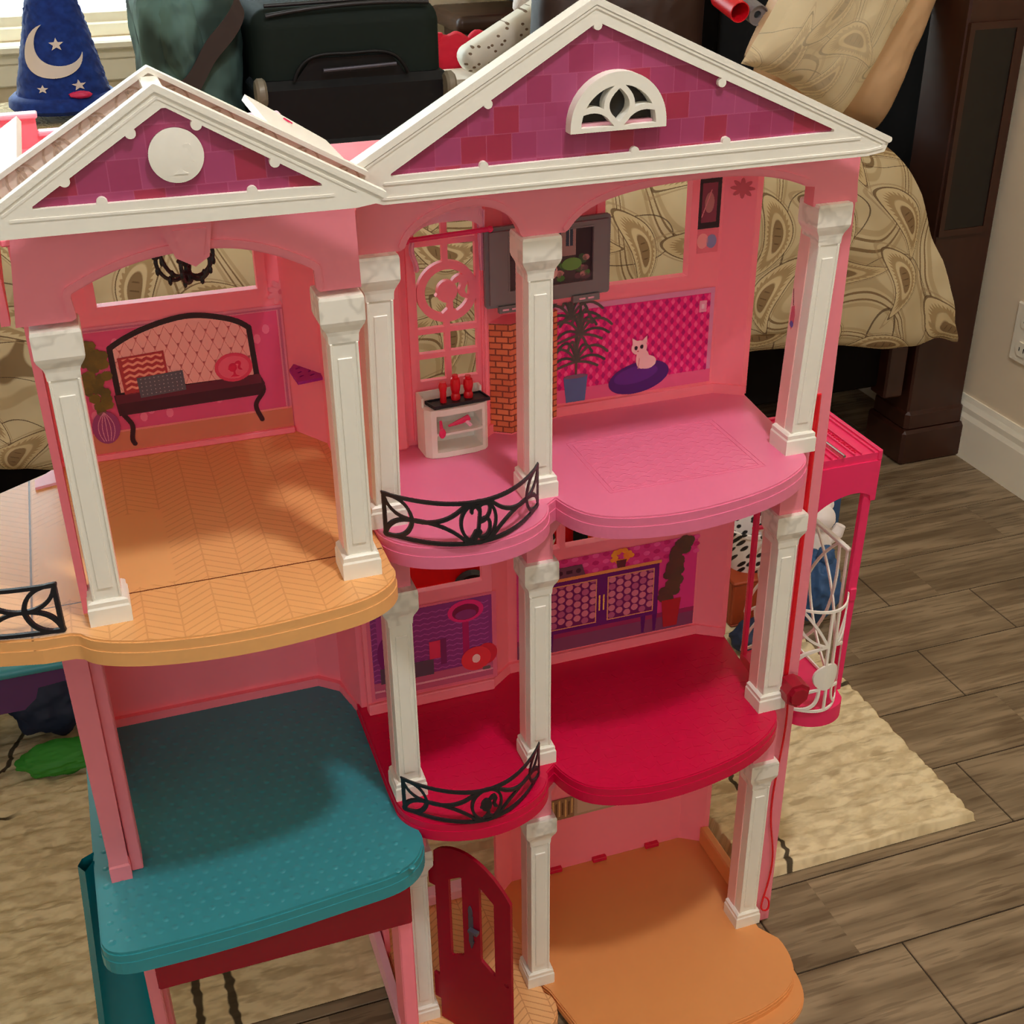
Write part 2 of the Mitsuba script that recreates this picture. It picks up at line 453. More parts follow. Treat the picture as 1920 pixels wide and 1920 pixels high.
bed = thing('bed', 'dark wooden bed with a tall headboard post, behind the dollhouse', 'bed')
add('post', cat(cbox(1.140, 1.268, .992, 1.10, .10, 1.35, .004), cbox(1.130, 1.278, .98, 1.11, 0, .075, .006), cbox(1.136, 1.272, .986, 1.105, .07, .115, .008)), 'm_darkwood', bed)
add('inset_panel', cat(cbox(1.150, 1.240, .986, .994, .478, .83, .002)), 'm_bedpanel', bed, label='glossy black inset panel')
add('panel_moulding', xz(sbox(1.142, .468, 1.248, .84).difference(sbox(1.152, .480, 1.238, .828)), .984, .993), 'm_darkwood', bed)
add('headboard', cat(cbox(1.20, 1.26, 1.10, 2.02, .1, 1.25, .01), cbox(1.15, 1.26, 2.02, 2.12, 0, 1.35, .006)), 'm_underbed', bed)
add('side_rail', cbox(-1.15, 1.15, 1.03, 1.07, .16, .40, .005), 'm_underbed', bed)
add('side_rail', cbox(-1.15, 1.15, 2.02, 2.06, .16, .40, .005), 'm_underbed', bed)
add('leg', cat(cbox(1.085, 1.128, 1.00, 1.05, .145, .42, .004)), 'm_darkwood', bed)
add('leg', cbox(-1.1, -1.03, 1.03, 1.10, .0125, .3, .004), 'm_darkwood', bed)
add('slat_base', cbox(-1.15, 1.16, 1.07, 2.02, .14, .18, .003), 'm_underbed', bed)
add('mattress', rbox(-1.15, 1.02, .99, 2.04, .36, .620, .05, 20), 'm_mattress', bed, 40)

sec = [(2.11, .40), (2.10, .61), (2.06, .636), (1.9, .644), (1.4, .650), (1.05, .654), (.97, .650), (.925, .625), (.905, .57), (.897, .50), (.893, .42), (.890, .36), (.895, .315), (.915, .300), (.935, .33), (.94, .37)]
sec = np.array(sec); sl = np.r_[0, np.cumsum(np.linalg.norm(np.diff(sec, axis=0), axis=1))]
ns, nu = 170, 420
ss = np.linspace(0, sl[-1], ns); sy = np.interp(ss, sl, sec[:, 0]); sz = np.interp(ss, sl, sec[:, 1])
from scipy.ndimage import gaussian_filter1d
sy, sz = gaussian_filter1d(sy, 1.6, mode='nearest'), gaussian_filter1d(sz, 1.6, mode='nearest')
u = np.linspace(0, 1, nu)[:, None]
side = (sy < 1.0)
xe = np.where(side, np.interp(-sz, [-.66, -.58, -.46, -.36, -.31, -.29], [.985, 1.035, 1.088, 1.118, 1.145, 1.148]), .985 + 0 * sz)
X = -1.3 + (xe[None] + 1.3) * u
Yg, Zg = np.broadcast_to(sy, X.shape).copy(), np.broadcast_to(sz, X.shape).copy()
q = np.stack([X * 5.0, Yg * 5, Zg * 6], -1)
puff = (meshkit.fbm(q, 3) - .5)
fold = (meshkit.fbm(np.stack([X * 10, Zg * 2.5, Yg * 0], -1), 2, 7) - .5)
Yg -= np.where(side, .045 * puff + .042 * fold + .010 * (meshkit.fbm(np.stack([X * 22, Zg * 14, Yg * 0], -1), 3, 3) - .5) * np.clip((.62 - Zg) / .3, 0, 1), .0)
Zg += np.where(side, .012 * puff, .024 * puff)
ear = np.clip((X - 1.02) / .125, 0, 1) * np.clip((.40 - Zg) / .11, 0, 1)
Yg -= .012 * ear; Zg += .012 * ear * np.sin(X * 70)
Zg = np.where(side & (Zg < .36), Zg + .016 * np.sin(X * 9 + 1) * (1 - ear), Zg)
Cm = np.stack([X, Yg, Zg], -1)
uvc = np.stack([X, np.broadcast_to(ss, X.shape)], -1).reshape(-1, 2)
tag(add('comforter', gridmesh(Cm[:, ::-1]), 'm_paisley', None, True, uv=uvc.reshape(nu, ns, 2)[:, ::-1].reshape(-1, 2)), 'tan and brown paisley comforter hanging over the side of the bed', 'comforter')


def pillow(w, hgt, t, n=40):
    a, b = np.meshgrid(np.linspace(-1, 1, n), np.linspace(-1, 1, n), indexing='ij')
    k = (np.clip(1 - a ** 4, 0, 1) * np.clip(1 - b ** 4, 0, 1)) ** .5
    px, pz = a * w / 2 * (1 - .07 * (1 - b * b)), b * hgt / 2 * (1 - .07 * (1 - a * a))
    th = t / 2 * k
    wr = .012 * (meshkit.fbm(np.stack([a * 4, b * 4, a * 0], -1), 3) - .5) * k
    return np.stack([px, -th + wr, pz], -1), np.stack([px, th + wr, pz], -1), np.stack([px, pz], -1).reshape(-1, 2)


def setp(P, R_, t): return P @ R_.T + np.array(t)


def rot(ax, ay, az):
    return trimesh.transformations.euler_matrix(math.radians(ax), math.radians(ay), math.radians(az), 'sxyz')[:3, :3]


def tilted(corner, w, h, t, ang, yaw):
    """a pillow standing on its edge, leaning by ang; corner: its lower right corner"""
    f, b, uv = pillow(w, h, t)
    a = math.radians(ang); ex = np.array([math.cos(a), 0, -math.sin(a)]); ez = np.array([math.sin(a), 0, math.cos(a)]); ey = np.array([0, 1.0, 0])
    Rz = trimesh.transformations.rotation_matrix(math.radians(yaw), ez)[:3, :3]
    M = np.stack([ex, ey, ez], 1); M = Rz @ M
    c = np.array(corner, float) - M[:, 0] * w / 2 + M[:, 2] * h / 2
    return setp(f, M, c), setp(b, M, c), uv
f_, b_, uvp = tilted((.893, .985, .690), .27, .44, .10, 29, 16)
o = thing('pillow', 'tan and cream paisley pillow leaning at the head of the bed', 'pillow')
add('front', gridmesh(f_), 'm_paisley_light', o, True, uv=uvp)
add('back', gridmesh(b_[:, ::-1]), 'm_satin', o, True, label='plain tan satin back')
f2, b2, uv2 = tilted((1.062, 1.11, .640), .31, .38, .15, 19, 8)
o = thing('pillow', 'plain tan satin pillow between the paisley pillow and the bed post', 'pillow')
add('front', gridmesh(f2), 'm_satin', o, True); add('back', gridmesh(b2[:, ::-1]), 'm_satin', o, True)

# ------------------------------------------------------------------ things on the bed
bsdf('m_leather', (46, 26, 21), .5)
f3, b3, uv3 = pillow(.34, .42, .15); R3 = rot(-8, 4, -8)
o = thing('cushion', 'dark brown leather cushion standing on the bed behind the large pink gable', 'cushion')
add('cover', cat(gridmesh(setp(f3, R3, (.625, 1.30, .86))), gridmesh(setp(b3, R3, (.625, 1.30, .86))[:, ::-1])), 'm_leather', o, True)
bsdf('m_greenblack', (16, 27, 24), .75, spec=.2)
bsdf('m_suitcase_panel', (8, 9, 13), .5, spec=.25)
bsdf('m_wheel', (120, 112, 98), .4)
o = thing('suitcase', 'dark green wheeled suitcase with black base panel lying on the bed', 'suitcase')
SX0, SX1, SY = -.062, .246, 1.10
add('body', rbox(SX0 + .008, SX1 - .004, SY + .006, SY + .52, .664, .908, .03, 20), 'm_greenblack', o, 40)
add('base_panel', cat(cbox(SX0, SX1 + .006, SY - .012, SY + .10, .664, .805, .012), cbox(SX0 + .02, SX1 - .02, SY - .018, SY, .672, .715, .006),
                      xz(Polygon([(.0, .80), (.03, .835), (.155, .835), (.18, .80)]), SY - .002, SY + .02)), 'm_suitcase_panel', o)
add('rail', tube(curve([(.0, SY - .008, .805), (.03, SY - .010, .838), (.09, SY - .010, .841), (.15, SY - .010, .838), (.18, SY - .008, .806)], 30), .003), 'm_suitcase_panel', o, 40)
add('rail', tube([(.045, SY - .016, .819), (.16, SY - .016, .822)], .003), 'm_hinge_grey', o, 40)
for xx, zw in ((-.054, .793), (.243, .785)):
    m = lathe([(0, -.008), (.018, -.008), (.022, -.004), (.022, .004), (.018, .008), (0, .008)], 24)
    m.apply_transform(trimesh.transformations.rotation_matrix(math.pi / 2, [0, 1, 0])); m.apply_translation([xx, SY - .020, zw])
    add('wheel', m, 'm_wheel', o, 30)
add('zipper', cat(tube(curve([(SX0 + .03, SY + .006, .898), (.09, SY + .004, .909), (SX1 - .025, SY + .006, .906)], 20), .0035), tube([(SX0 + .03, SY + .012, .912), (SX1 - .02, SY + .012, .916)], .003)), 'm_black', o, 40)
add('rivet', lathe([(0, 0), (.004, 0), (.003, .003), (0, .004)], 12), 'm_grey', o, to_world=T().translate([.12, SY - .018, .69]).rotate([1, 0, 0], 90))

def dufcol(p, n, uv):
    return mix(lin((34, 54, 50)), lin((84, 116, 112)), smoothstep(.4, .7, fbm(p.x * 14, p.y * 14, p.z * 14, 3)))
bsdf('m_duffel', PROC(dufcol), .8)
bsdf('m_strap', (58, 48, 46), .8, spec=.2)
o = thing('duffel_bag', 'grey-green duffel bag with brown shoulder strap, left of the suitcase', 'bag')
d0 = rbox(-.212, -.062, 1.13, 1.5, .664, .965, .07, 28).subdivide().subdivide()
v = d0.vertices; d0 = trimesh.Trimesh(v + .02 * (np.stack([meshkit.fbm(v * 14, 3, s) for s in (1, 2, 3)], -1) - .5), d0.faces, process=False)
add('body', d0, 'm_duffel', o, True)
sp = curve([(-.192, 1.115, .80), (-.165, 1.105, .80), (-.12, 1.10, .855), (-.09, 1.10, .885), (-.075, 1.10, .905), (-.068, 1.13, .925)], 40)
pr = np.concatenate([sp + [-.004, 0, .013], sp + [.006, -.002, -.015]]).reshape(2, 40, 3)
st = np.stack([pr[0], pr[1], pr[1] + [0, .004, 0], pr[0] + [0, .004, 0], pr[0]], 0)
add('strap', gridmesh(st), 'm_strap', o)
add('strap_loop', cat(cbox(-.205, -.160, 1.104, 1.125, .775, .795, .003), cbox(-.2, -.165, 1.1, 1.12, .76, .777, .002)), 'm_black', o)
add('flap', blob((-.155, 1.15, .87), (.03, .05, .07), .2, 4, 3, 2), 'm_duffel', o, True)
add('lining', blob((-.110, 1.25, .965), (.032, .06, .032), .15, 3, 3, 5), 'm_grey', o, True, label='grey cloth showing at the open top')

# wizard hat
def plush(p, n, uv):
    return mix(lin((6, 24, 92)), lin((24, 62, 150)), fbm(p.x * 90, p.y * 90, p.z * 90, 3))
bsdf('m_plush_blue', PROC(plush), .9, sheen=1.0)
bsdf('m_hat_white', (222, 206, 200), .7)
o = thing('wizard_hat', 'blue plush pointed hat with silver moon and stars, standing on the bed by the window', 'hat')
hy = 1.82
def hatpt(t, a):
    """t from the brim (0) to the tip (1)"""
    r = .090 * (1 - t) ** .95 + .004
    cx = -.336 + .012 * t
    return np.stack([cx + r * np.cos(a), hy + r * np.sin(a), .667 + .36 * t + 0 * a], -1)
tt, aa = np.meshgrid(np.linspace(0, 1, 70), np.linspace(0, 2 * np.pi, 73), indexing='ij')
Hp = hatpt(tt, aa); nn = Hp * 160
Hp = Hp + ((meshkit.noise(nn) - .5) * .006)[..., None] * np.stack([np.cos(aa), np.sin(aa), 0 * aa], -1)
add('cone', gridmesh(Hp[:, ::-1]), 'm_plush_blue', o, True)
br = lathe([(.0, -.004), (.098, -.004), (.106, .004), (.104, .018), (.094, .026), (0, .020)], 48, (-.336, hy, .664))
add('brim', br, 'm_plush_blue', o, 50)
def onhat(u_, v_, w_):
    """u: angle, v: height"""
    t = (v_ - .667) / .36; base = hatpt(t, u_)
    return base + (.002 + w_)[:, None] * np.stack([np.cos(u_), np.sin(u_), 0 * u_], -1)
def hatdeco(poly_m, a0, z0, name):
    poly = affinity.translate(affinity.scale(poly_m, 1 / .058, 1, origin=(0, 0)), a0, z0)
    add(name, warp(poly, .0015, onhat, .02), 'm_hat_white', o)
moon = Point(0, 0).buffer(.048, 24).difference(Point(.012, .014).buffer(.041, 24))
hatdeco(moon, math.radians(-100), .775, 'moon')
def star(r): return Polygon([((r if k % 2 == 0 else r * .42) * math.sin(k * math.pi / 5), (r if k % 2 == 0 else r * .42) * math.cos(k * math.pi / 5)) for k in range(10)])
for a0, z0, r in ((-92, .786, .012), (-112, .872, .011), (-116, .708, .008), (-70, .712, .010)):
    hatdeco(star(r), math.radians(a0), z0, 'star')
add('tip_patch', blob((-.305, hy - .090, .696), (.022, .010, .007), .2, 3, 2, 3), 'm_hot', o, True, label='small pink and tan charm on the brim')

# white spotted roll, red plush, books, tubes
def spots(p, n, uv):
    a, b, c = voronoi(p.x / .021, p.z / .016)
    return mix(lin((232, 222, 206)), lin((120, 94, 70)), 1 - smoothstep(.13, .17, a))
bsdf('m_spots', PROC(spots), .6)
o = thing('gift_box', 'long white rounded box with small brown dots, leaning on the brown cushion', 'box')
rb = rbox(-.26, .26, -.035, .035, -.026, .026, .022, 20)
rb.apply_transform(trimesh.transformations.rotation_matrix(math.radians(-28), [0, 1, 0])); rb.apply_translation([.635, 1.55, .855])
add('body', rb, 'm_spots', o, 50)
bsdf('m_plush_red', (205, 20, 50), .9, sheen=.6)
bsdf('m_plush_white', (236, 226, 222), .9)
o = thing('plush_toy', 'bright red plush lump with two points beside the suitcase', 'plush toy')
add('body', blob((.430, 1.70, .715), (.055, .045, .055), .15, 3, 3, 1), 'm_plush_red', o, True)
add('ear', tube(curve([(.40, 1.70, .73), (.403, 1.70, .755), (.404, 1.70, .772)], 8), np.linspace(.028, .008, 8)), 'm_plush_red', o, 50)
add('ear', blob((.487, 1.70, .752), (.022, .02, .022), .1, 3, 2, 2), 'm_plush_red', o, True)
o = thing('santa_hat', 'red cloth hat with white fluffy cuff, above the dotted white box', 'hat')
add('cuff', blob((.598, 1.72, .812), (.026, .024, .024), .12, 4, 3, 4), 'm_plush_white', o, True)
add('cap', blob((.645, 1.73, .838), (.042, .03, .024), .12, 3, 3, 6), 'm_plush_red', o, True)
bsdf('m_book_blue', (120, 170, 210), .5); bsdf('m_book_white', (230, 222, 210), .5); bsdf('m_book_dark', (60, 40, 46), .5)
bsdf('m_book_rose', (196, 120, 130), .5)
for q, (cm, z0, dz, tx) in enumerate((('m_book_dark', .662, .012, 'dark thin book at the bottom of the small stack by the suitcase'), ('m_book_rose', .6745, .010, 'rose thin book second from the bottom of the stack by the suitcase'),
                                     ('m_book_blue', .685, .011, 'pale blue thin book in the middle of the stack by the suitcase'), ('m_book_dark', .6965, .004, 'dark thin booklet just under the white book by the suitcase'),
                                     ('m_book_white', .701, .010, 'white thin book on top of the small stack by the suitcase'))):
    o = thing('book', tx, 'book')
    add('cover', cat(cbox(.33 + .004 * q, .52, 1.52, 1.64, z0, z0 + .0015, .0004), cbox(.33 + .004 * q, .52, 1.52, 1.64, z0 + dz - .0015, z0 + dz, .0004)), cm, o)
    add('pages', cbox(.332 + .004 * q, .518, 1.522, 1.638, z0 + .0015, z0 + dz - .0015, .0004), 'm_book_white' if q not in (0, 3) else cm, o)
for q, (x0, mat_, tx) in enumerate(((.666, 'm_red', 'red cardboard tube with open end, left of the two tubes by the paisley pillow'), (.699, 'm_grey', 'grey tube with a small core, right of the two tubes by the paisley pillow'))):
    o = thing('tube', tx, 'tube')
    r = .0160
    m = cat(lathe([(r - .0015, 0), (r, 0), (r, .07), (r - .0015, .07), (r - .0015, 0)], 32))
    M = trimesh.transformations.rotation_matrix(math.radians(-78), [1, 0, 0]); M[:3, 3] = [x0, .925, .889 - .0065 * q]
    m.apply_transform(M); add('wall', m, mat_, o, 40)
    if q:
        m = lathe([(.006, .004), (r - .001, .004), (r - .001, .008), (.006, .008), (.006, .004)], 32); m.apply_transform(M); add('core', m, 'm_grey', o, 40)
        m = lathe([(0, .02), (.006, .02), (.006, .024), (0, .024)], 20); m.apply_transform(M); add('hole', m, 'm_black', o)
    else:
        m = lathe([(0, .05), (r - .001, .05), (r - .001, .054), (0, .054)], 20); m.apply_transform(M); add('hole', m, 'm_black', o)
# night table with a grey cloth, beyond the bed
bsdf('m_denim', (72, 78, 84), .9)
o = thing('night_table', 'brown wooden table edge beyond the bed, under a grey cloth', 'table')
add('top', rbox(.66, 1.2, 2.42, 2.70, .655, .700, .018, 16), 'm_darkwood', o, 40)
add('apron', cbox(.70, 1.18, 2.45, 2.69, .58, .655, .006), 'm_darkwood', o)
for xx, yy in ((.70, 2.45), (1.14, 2.45), (.70, 2.65), (1.14, 2.65)):
    add('leg', cbox(xx, xx + .04, yy, yy + .04, 0, .6, .005), 'm_darkwood', o)
tag(add('cloth_pile', blob((.92, 2.55, .848), (.19, .12, .14), .12, 3, 4, 3), 'm_denim', None, True), 'dark grey cloth heaped on the wooden table beyond the bed', 'cloth')


# ------------------------------------------------------------------ the dollhouse
bsdf('m_garnet', (142, 6, 34), .4)
D = thing('dollhouse', 'pink and white three-storey toy dollhouse with columns, gables and an elevator', 'dollhouse')
Z1, Z2, Z3, ZL, ZT = .020, .3347, .6347, .629, .322
XA, XC = -.133, .2565
XL1, XL2, YLF = -.3683, -.1752, -.0648
YW, YWL = .156, .2245


def frusta(secs):
    """A square post from (z, half width, depth) sections; its front plane is y = 0 at half width .0155."""
    V, F = [], []
    for z, hw, dp in secs:
        V += [(-hw, -dp, z), (hw, -dp, z), (hw, .027 + dp * .2, z), (-hw, .027 + dp * .2, z)]
    n = len(secs)
    for i in range(n - 1):
        for j in range(4):
            a, b = 4 * i + j, 4 * i + (j + 1) % 4
            F += [[a, b, b + 4], [a, b + 4, a + 4]]
    F += [[0, 2, 1], [0, 3, 2], [4 * n - 4, 4 * n - 3, 4 * n - 2], [4 * n - 4, 4 * n - 2, 4 * n - 1]]
    return trimesh.Trimesh(V, F, process=False)


def shear(m, x, y, z, dx):
    """Puts a mesh at (x, y, z), leaning so that x shifts by dx at the top (the house leans a little)."""
    v = m.vertices.copy(); h = v[:, 2].max()
    v[:, 0] += x + (dx * v[:, 2] / h if dx else 0); v[:, 1] += y; v[:, 2] += z
    return trimesh.Trimesh(v, m.faces, process=False)


def column(x, y, z, H, dx=0.0):
    s = H
    k = add('column', shear(frusta([(0.002, .0105, -.001), (s - .030, .0105, -.001)]), x, y, z, dx), 'm_white', D)
    f = cat(shear(cbox(-.0106, -.0086, -.0004, .012, .022, s - .036, .0004), x, y, z, dx), shear(cbox(.0086, .0106, -.0004, .012, .022, s - .036, .0004), x, y, z, dx),
            shear(cbox(-.0055, .0055, -.0002, .004, .030, s - .048, .0004), x, y, z, dx))
    add('moulding', f, 'm_white', k)
    add('base', shear(frusta([(0, .0155, .003), (.014, .0155, .003), (.0155, .0145, .002), (.019, .0145, .002), (.0205, .012, .0005)]), x, y, z, 0), 'm_white', k)
    add('capital', shear(frusta([(-.036, .0112, 0), (-.030, .0115, .0004), (-.027, .0125, .001), (-.022, .0155, .003), (-.019, .0165, .004), (-.0022, .0165, .004), (0, .0158, .0034)]), x + dx, y, z + s, 0), 'm_marble', k)
    add('post', shear(cbox(-.0112, .0108, .0125, .030, .018, s - .028, .0006), x, y, z, dx), 'm_postside', k)
    return k


for zz, HH in ((Z3, .2335), (Z2, .2335), (Z1, .2425)):
    top = zz == Z3
    column(XA - (.004 if top else 0), -.003, zz, HH, .004 if top else 0)
    column(0.0, 0.0, zz, HH)
    column(XC, 0.0, zz, HH, .008 if top else 0)
column(XL1, YLF, ZL, .2335)
column(XL2, YLF, ZL, .2335)


def deck(outline, z, t, mat, rim=.0016, parent=D, name='floor'):
    p = Polygon(outline).buffer(0)
    m = cat(xy(p.buffer(.0008), z - t, z - t * .45), xy(p, z - t * .45, z - rim), xy(p.buffer(-.0013), z - rim - .0002, z))
    m = trimesh.graph.smooth_shade(m, angle=math.radians(30), facet_minarea=None); v = np.array(m.vertices)
    return add(name, m, mat, parent, True, uv=np.stack([v[:, 0] + .31 * v[:, 2], v[:, 1] + .73 * v[:, 2]], 1))


def bulge(pts, n=60):
    return [tuple(q) for q in curve(pts, n)]


def tower_outline(front):
    wide = bulge([(.262, .000), (.254, -.018), (.236, -.034), (.20, -.052), (.15, -.064), (.10, -.067), (.06, -.060), (.032, -.046), (.018, -.026), (.012, -.006)])
    nar = bulge([(.002, -.014), (-.008, -.034), (-.03, -.050), (-.07, -.0585), (-.105, -.053), (-.135, -.036), (-.149, -.010)])
    return [(.245, .165), (.275, .142), (.268, .07)] + wide + nar + [(-.15, .02), (-.150, .158), (-.05, .165)]


f3 = deck(tower_outline(0), Z3, .021, 'm_pinkfloor')
zz_ = [[(.064 + .0072 * i, -.008 + .0098 * j + (.0052 if i % 2 else 0)) for i in range(21)] for j in range(10)]
edge_ = [[(.060, -.014), (.214, -.014), (.214, .093), (.060, .093), (.060, -.014)], [(.0645, -.010), (.2095, -.010), (.2095, .089), (.0645, .089), (.0645, -.010)]]
add('rug_relief', xy(bars(zz_, .0010).intersection(sbox(.0645, -.010, .2095, .089)).union(bars(edge_, .0008)), Z3 - .0002, Z3 + .0005), 'm_pinkfloor', f3)
f2_ = deck(tower_outline(0), Z2, .021, 'm_magenta')
sq_ = []
for i in range(16):
    for j in range(16): sq_.append(affinity.rotate(sbox(.02 + .0150 * i, -.056 + .0135 * j, .0305 + .0150 * i, -.0475 + .0135 * j), (i * 37 + j * 53) % 60 - 30))
    for j in range(12): sq_.append(affinity.rotate(sbox(-.145 + .0098 * i, -.050 + .0150 * j, -.1380 + .0098 * i, -.0405 + .0150 * j), (i * 41 + j * 29) % 60 - 30))
inn2 = Polygon(tower_outline(0)).buffer(-.006).difference(sbox(-.006, -.1, .014, .2)).difference(sbox(-.2, .12, .3, .3))
add('tile_relief', xy(unary_union([q for q in sq_]).intersection(inn2), Z2 - .0002, Z2 + .00035), 'm_magenta', f2_, kind='stuff')
left_front = bulge([(-.149, -.055), (-.153, -.078), (-.168, -.092), (-.21, -.104), (-.27, -.1085), (-.33, -.103), (-.368, -.092), (-.384, -.083), (-.392, -.074)])
deck([(-.146, .2245), (-.148, .15)] + left_front + [(-.398, -.071), (-.42, -.070), (-.47, -.058), (-.52, -.03), (-.545, .03), (-.54, .09), (-.50, .15), (-.452, .185), (-.404, .2175), (-.39, .2245)], ZL, .022, 'm_orange')
add('floor_latch', xy(Polygon([(-.420, .196), (-.405, .212), (-.397, .212), (-.396, .186), (-.420, .180)]), ZL, ZL + .0025), 'm_palepink', D)
teal_front = bulge([(-.136, -.03), (-.138, -.058), (-.150, -.074), (-.20, -.0875), (-.26, -.093), (-.33, -.097), (-.39, -.097), (-.418, -.092), (-.4275, -.078)])
deck([(-.176, .2235), (-.157, .206), (-.140, .15)] + teal_front + [(-.4285, .02), (-.4285, .19), (-.40, .2235)], ZT, .024, 'm_teal', .003)
tf = [k for k in scene if k.startswith(D + '__floor')][-1]
V0, F0_ = [], []
a_ = np.arange(10) * 2 * np.pi / 10
for j in range(26):
    for i in range(22):
        cx, cy = -.418 + .0132 * i + (.0066 if j % 2 else 0), -.080 + .01145 * j
        if cx > -.150 or cy > .195 or (cx < -.395 and cy > .18): continue
        r_ = .0042 if (i + j) % 3 == 0 else .0032
        b0 = len(V0)
        V0 += [(cx + r_ * math.cos(t), cy + r_ * math.sin(t), ZT - .0001) for t in a_] + [(cx + r_ * .6 * math.cos(t), cy + r_ * .6 * math.sin(t), ZT + .0006) for t in a_] + [(cx, cy, ZT + .0007)]
        for k in range(10):
            n_ = (k + 1) % 10
            F0_ += [[b0 + k, b0 + n_, b0 + 10 + n_], [b0 + k, b0 + 10 + n_, b0 + 10 + k], [b0 + 10 + k, b0 + 10 + n_, b0 + 20]]
add('bubble_relief', trimesh.Trimesh(np.array(V0), np.array(F0_), process=False), 'm_teal', tf, True, kind='stuff')
# ground floor: plain orange front terrace, tan entrance step
g1 = [(.255, .165), (.268, .142), (.272, .068), (.268, -.008)] + bulge([(.282, -.03), (.281, -.06), (.266, -.090), (.235, -.108), (.18, -.118), (.10, -.122), (.03, -.120)]) + [(.006, -.012), (.0, .0), (-.02, .165)]
deck(g1, Z1, .012, 'm_orange_plain')
g2 = [(.268, .0)] + bulge([(.280, -.045), (.281, -.078), (.270, -.108), (.246, -.126), (.20, -.134), (.10, -.138), (.05, -.136)]) + [(.02, -.02)]
deck(g2, .0085, .0085, 'm_orange_plain', name='floor_step')
deck([(.0, .165), (.0, -.012)] + bulge([(.006, -.02), (.002, -.045), (-.03, -.066), (-.07, -.072), (-.11, -.062), (-.135, -.035), (-.146, -.01)]) + [(-.15, .165)], Z1 + .0005, .02, 'm_tan')
add('floor_curb', cat(cbox(.264, .275, .034, .14, Z1, Z1 + .026, .002)), 'm_orange_plain', D)
add('sill', cbox(-.145, -.015, .150, .168, Z1, Z1 + .016, .002), 'm_palepink', D)

# arch beams and the posts over the capitals
def beam(name, outline, y0, y1, mat='m_pink'):
    return add(name, xz(Polygon(outline).buffer(0), y0, y1), mat, D)
zt = .918
wide_arch = bulge([(.022, .868), (.034, .880), (.07, .8935), (.13, .899), (.20, .8955), (.238, .884)], 26)
nar_arch = bulge([(-.112, .868), (-.104, .880), (-.085, .891), (-.06, .8965), (-.035, .892), (-.020, .880), (-.014, .868)], 26)
b1 = beam('arch_beam', [(-.147, zt), (-.147, .866)] + nar_arch + wide_arch + [(.246, .883), (.246, .866), (.289, .866), (.284, zt)], .003, .018)
add('arch_trim', xz(unary_union([LineString([(a, b + .004) for a, b in q]).buffer(.0025) for q in (wide_arch, nar_arch)]), .0012, .006), 'm_pink', b1)
LA = [(-.3555, .866), (-.3570, .8795)] + bulge([(-.3555, .8835), (-.337, .892), (-.306, .9015), (-.276, .905), (-.245, .9035), (-.215, .8945), (-.1935, .8835)], 28) + [(-.1895, .8795), (-.1890, .866)]
b2 = beam('arch_beam', [(-.384, .93), (-.392, .866)] + LA + [(-.159, .866), (-.160, .93)], YLF + .002, YLF + .018)
add('arch_trim', xz(LineString([(a, b + .004) for a, b in LA]).buffer(.0025), YLF - .0002, YLF + .005), 'm_pink', b2)
add('keystone', xz(Polygon([(-.292, .925), (-.258, .925), (-.262, .902), (-.272, .896), (-.284, .903)]), YLF - .005, YLF + .003), 'm_pink', b2)
add('keystone_inset', xz(Polygon([(-.284, .922), (-.262, .922), (-.266, .903), (-.279, .903)]), YLF - .0065, YLF - .005), 'm_pink', b2)
for zb in (Z3 - .0212, Z2 - .0212):
    zc = zb - .0465 if zb > .5 else zb - .0515
    def flare(x, l, r):
        q = [(x - .0125, zc)] + ([(x - .0125, zb - .02), (x - .02, zb - .010), (x - .034, zb - .002), (x - .036, zb)] if l else [(x - .0135, zb)])
        q += ([(x + .036, zb), (x + .034, zb - .002), (x + .02, zb - .010), (x + .0125, zb - .02)] if r else [(x + .0135, zb)]) + [(x + .0125, zc)]
        return xz(Polygon(q), .002, .024)
    for x, l, r in ((XA, 0, 1), (0, 1, 1), (XC, 1, 0)):
        add('corbel', flare(x, l, r), 'm_pink', D)
# right hand panel with the elevator track
add('side_panel', cat(cbox(.267, .294, .012, .016, .004, .91, .0008), cbox(.291, .294, .012, .05, .004, .91, .0008), cbox(.262, .268, .010, .028, .004, .91, .0008)), 'm_pink', D)
tk = add('elevator_track', tube([(.2785, .0115, .366), (.2790, .0115, .686)], .0026), 'm_red', D, 40, label='red plastic slider track')
kn = [(.281, -.006, .3565)]
hx = Polygon([(.0, -.0145), (.012, -.006), (.0135, .007), (.004, .0135), (-.008, .0125), (-.0135, .004), (-.012, -.008)])
add('slider_knob', cat(xz(affinity.translate(hx, .279, .3565), -.014, .006), xz(affinity.translate(affinity.scale(hx, .72, .72), .279, .3565), -.018, -.013)), 'm_garnet', D, 20, label='dark red faceted knob')
cord = curve([(.280, .009, .352), (.281, .009, .25), (.280, .009, .16), (.286, .007, .11), (.283, .006, .07), (.277, .004, .045), (.2775, .003, .033), (.283, .003, .030), (.286, .003, .040), (.281, .005, .05)], 80)
add('pull_cord', tube(cord, .0011, 8), 'm_red', D, 40, label='thin red cord with a loop at its end')

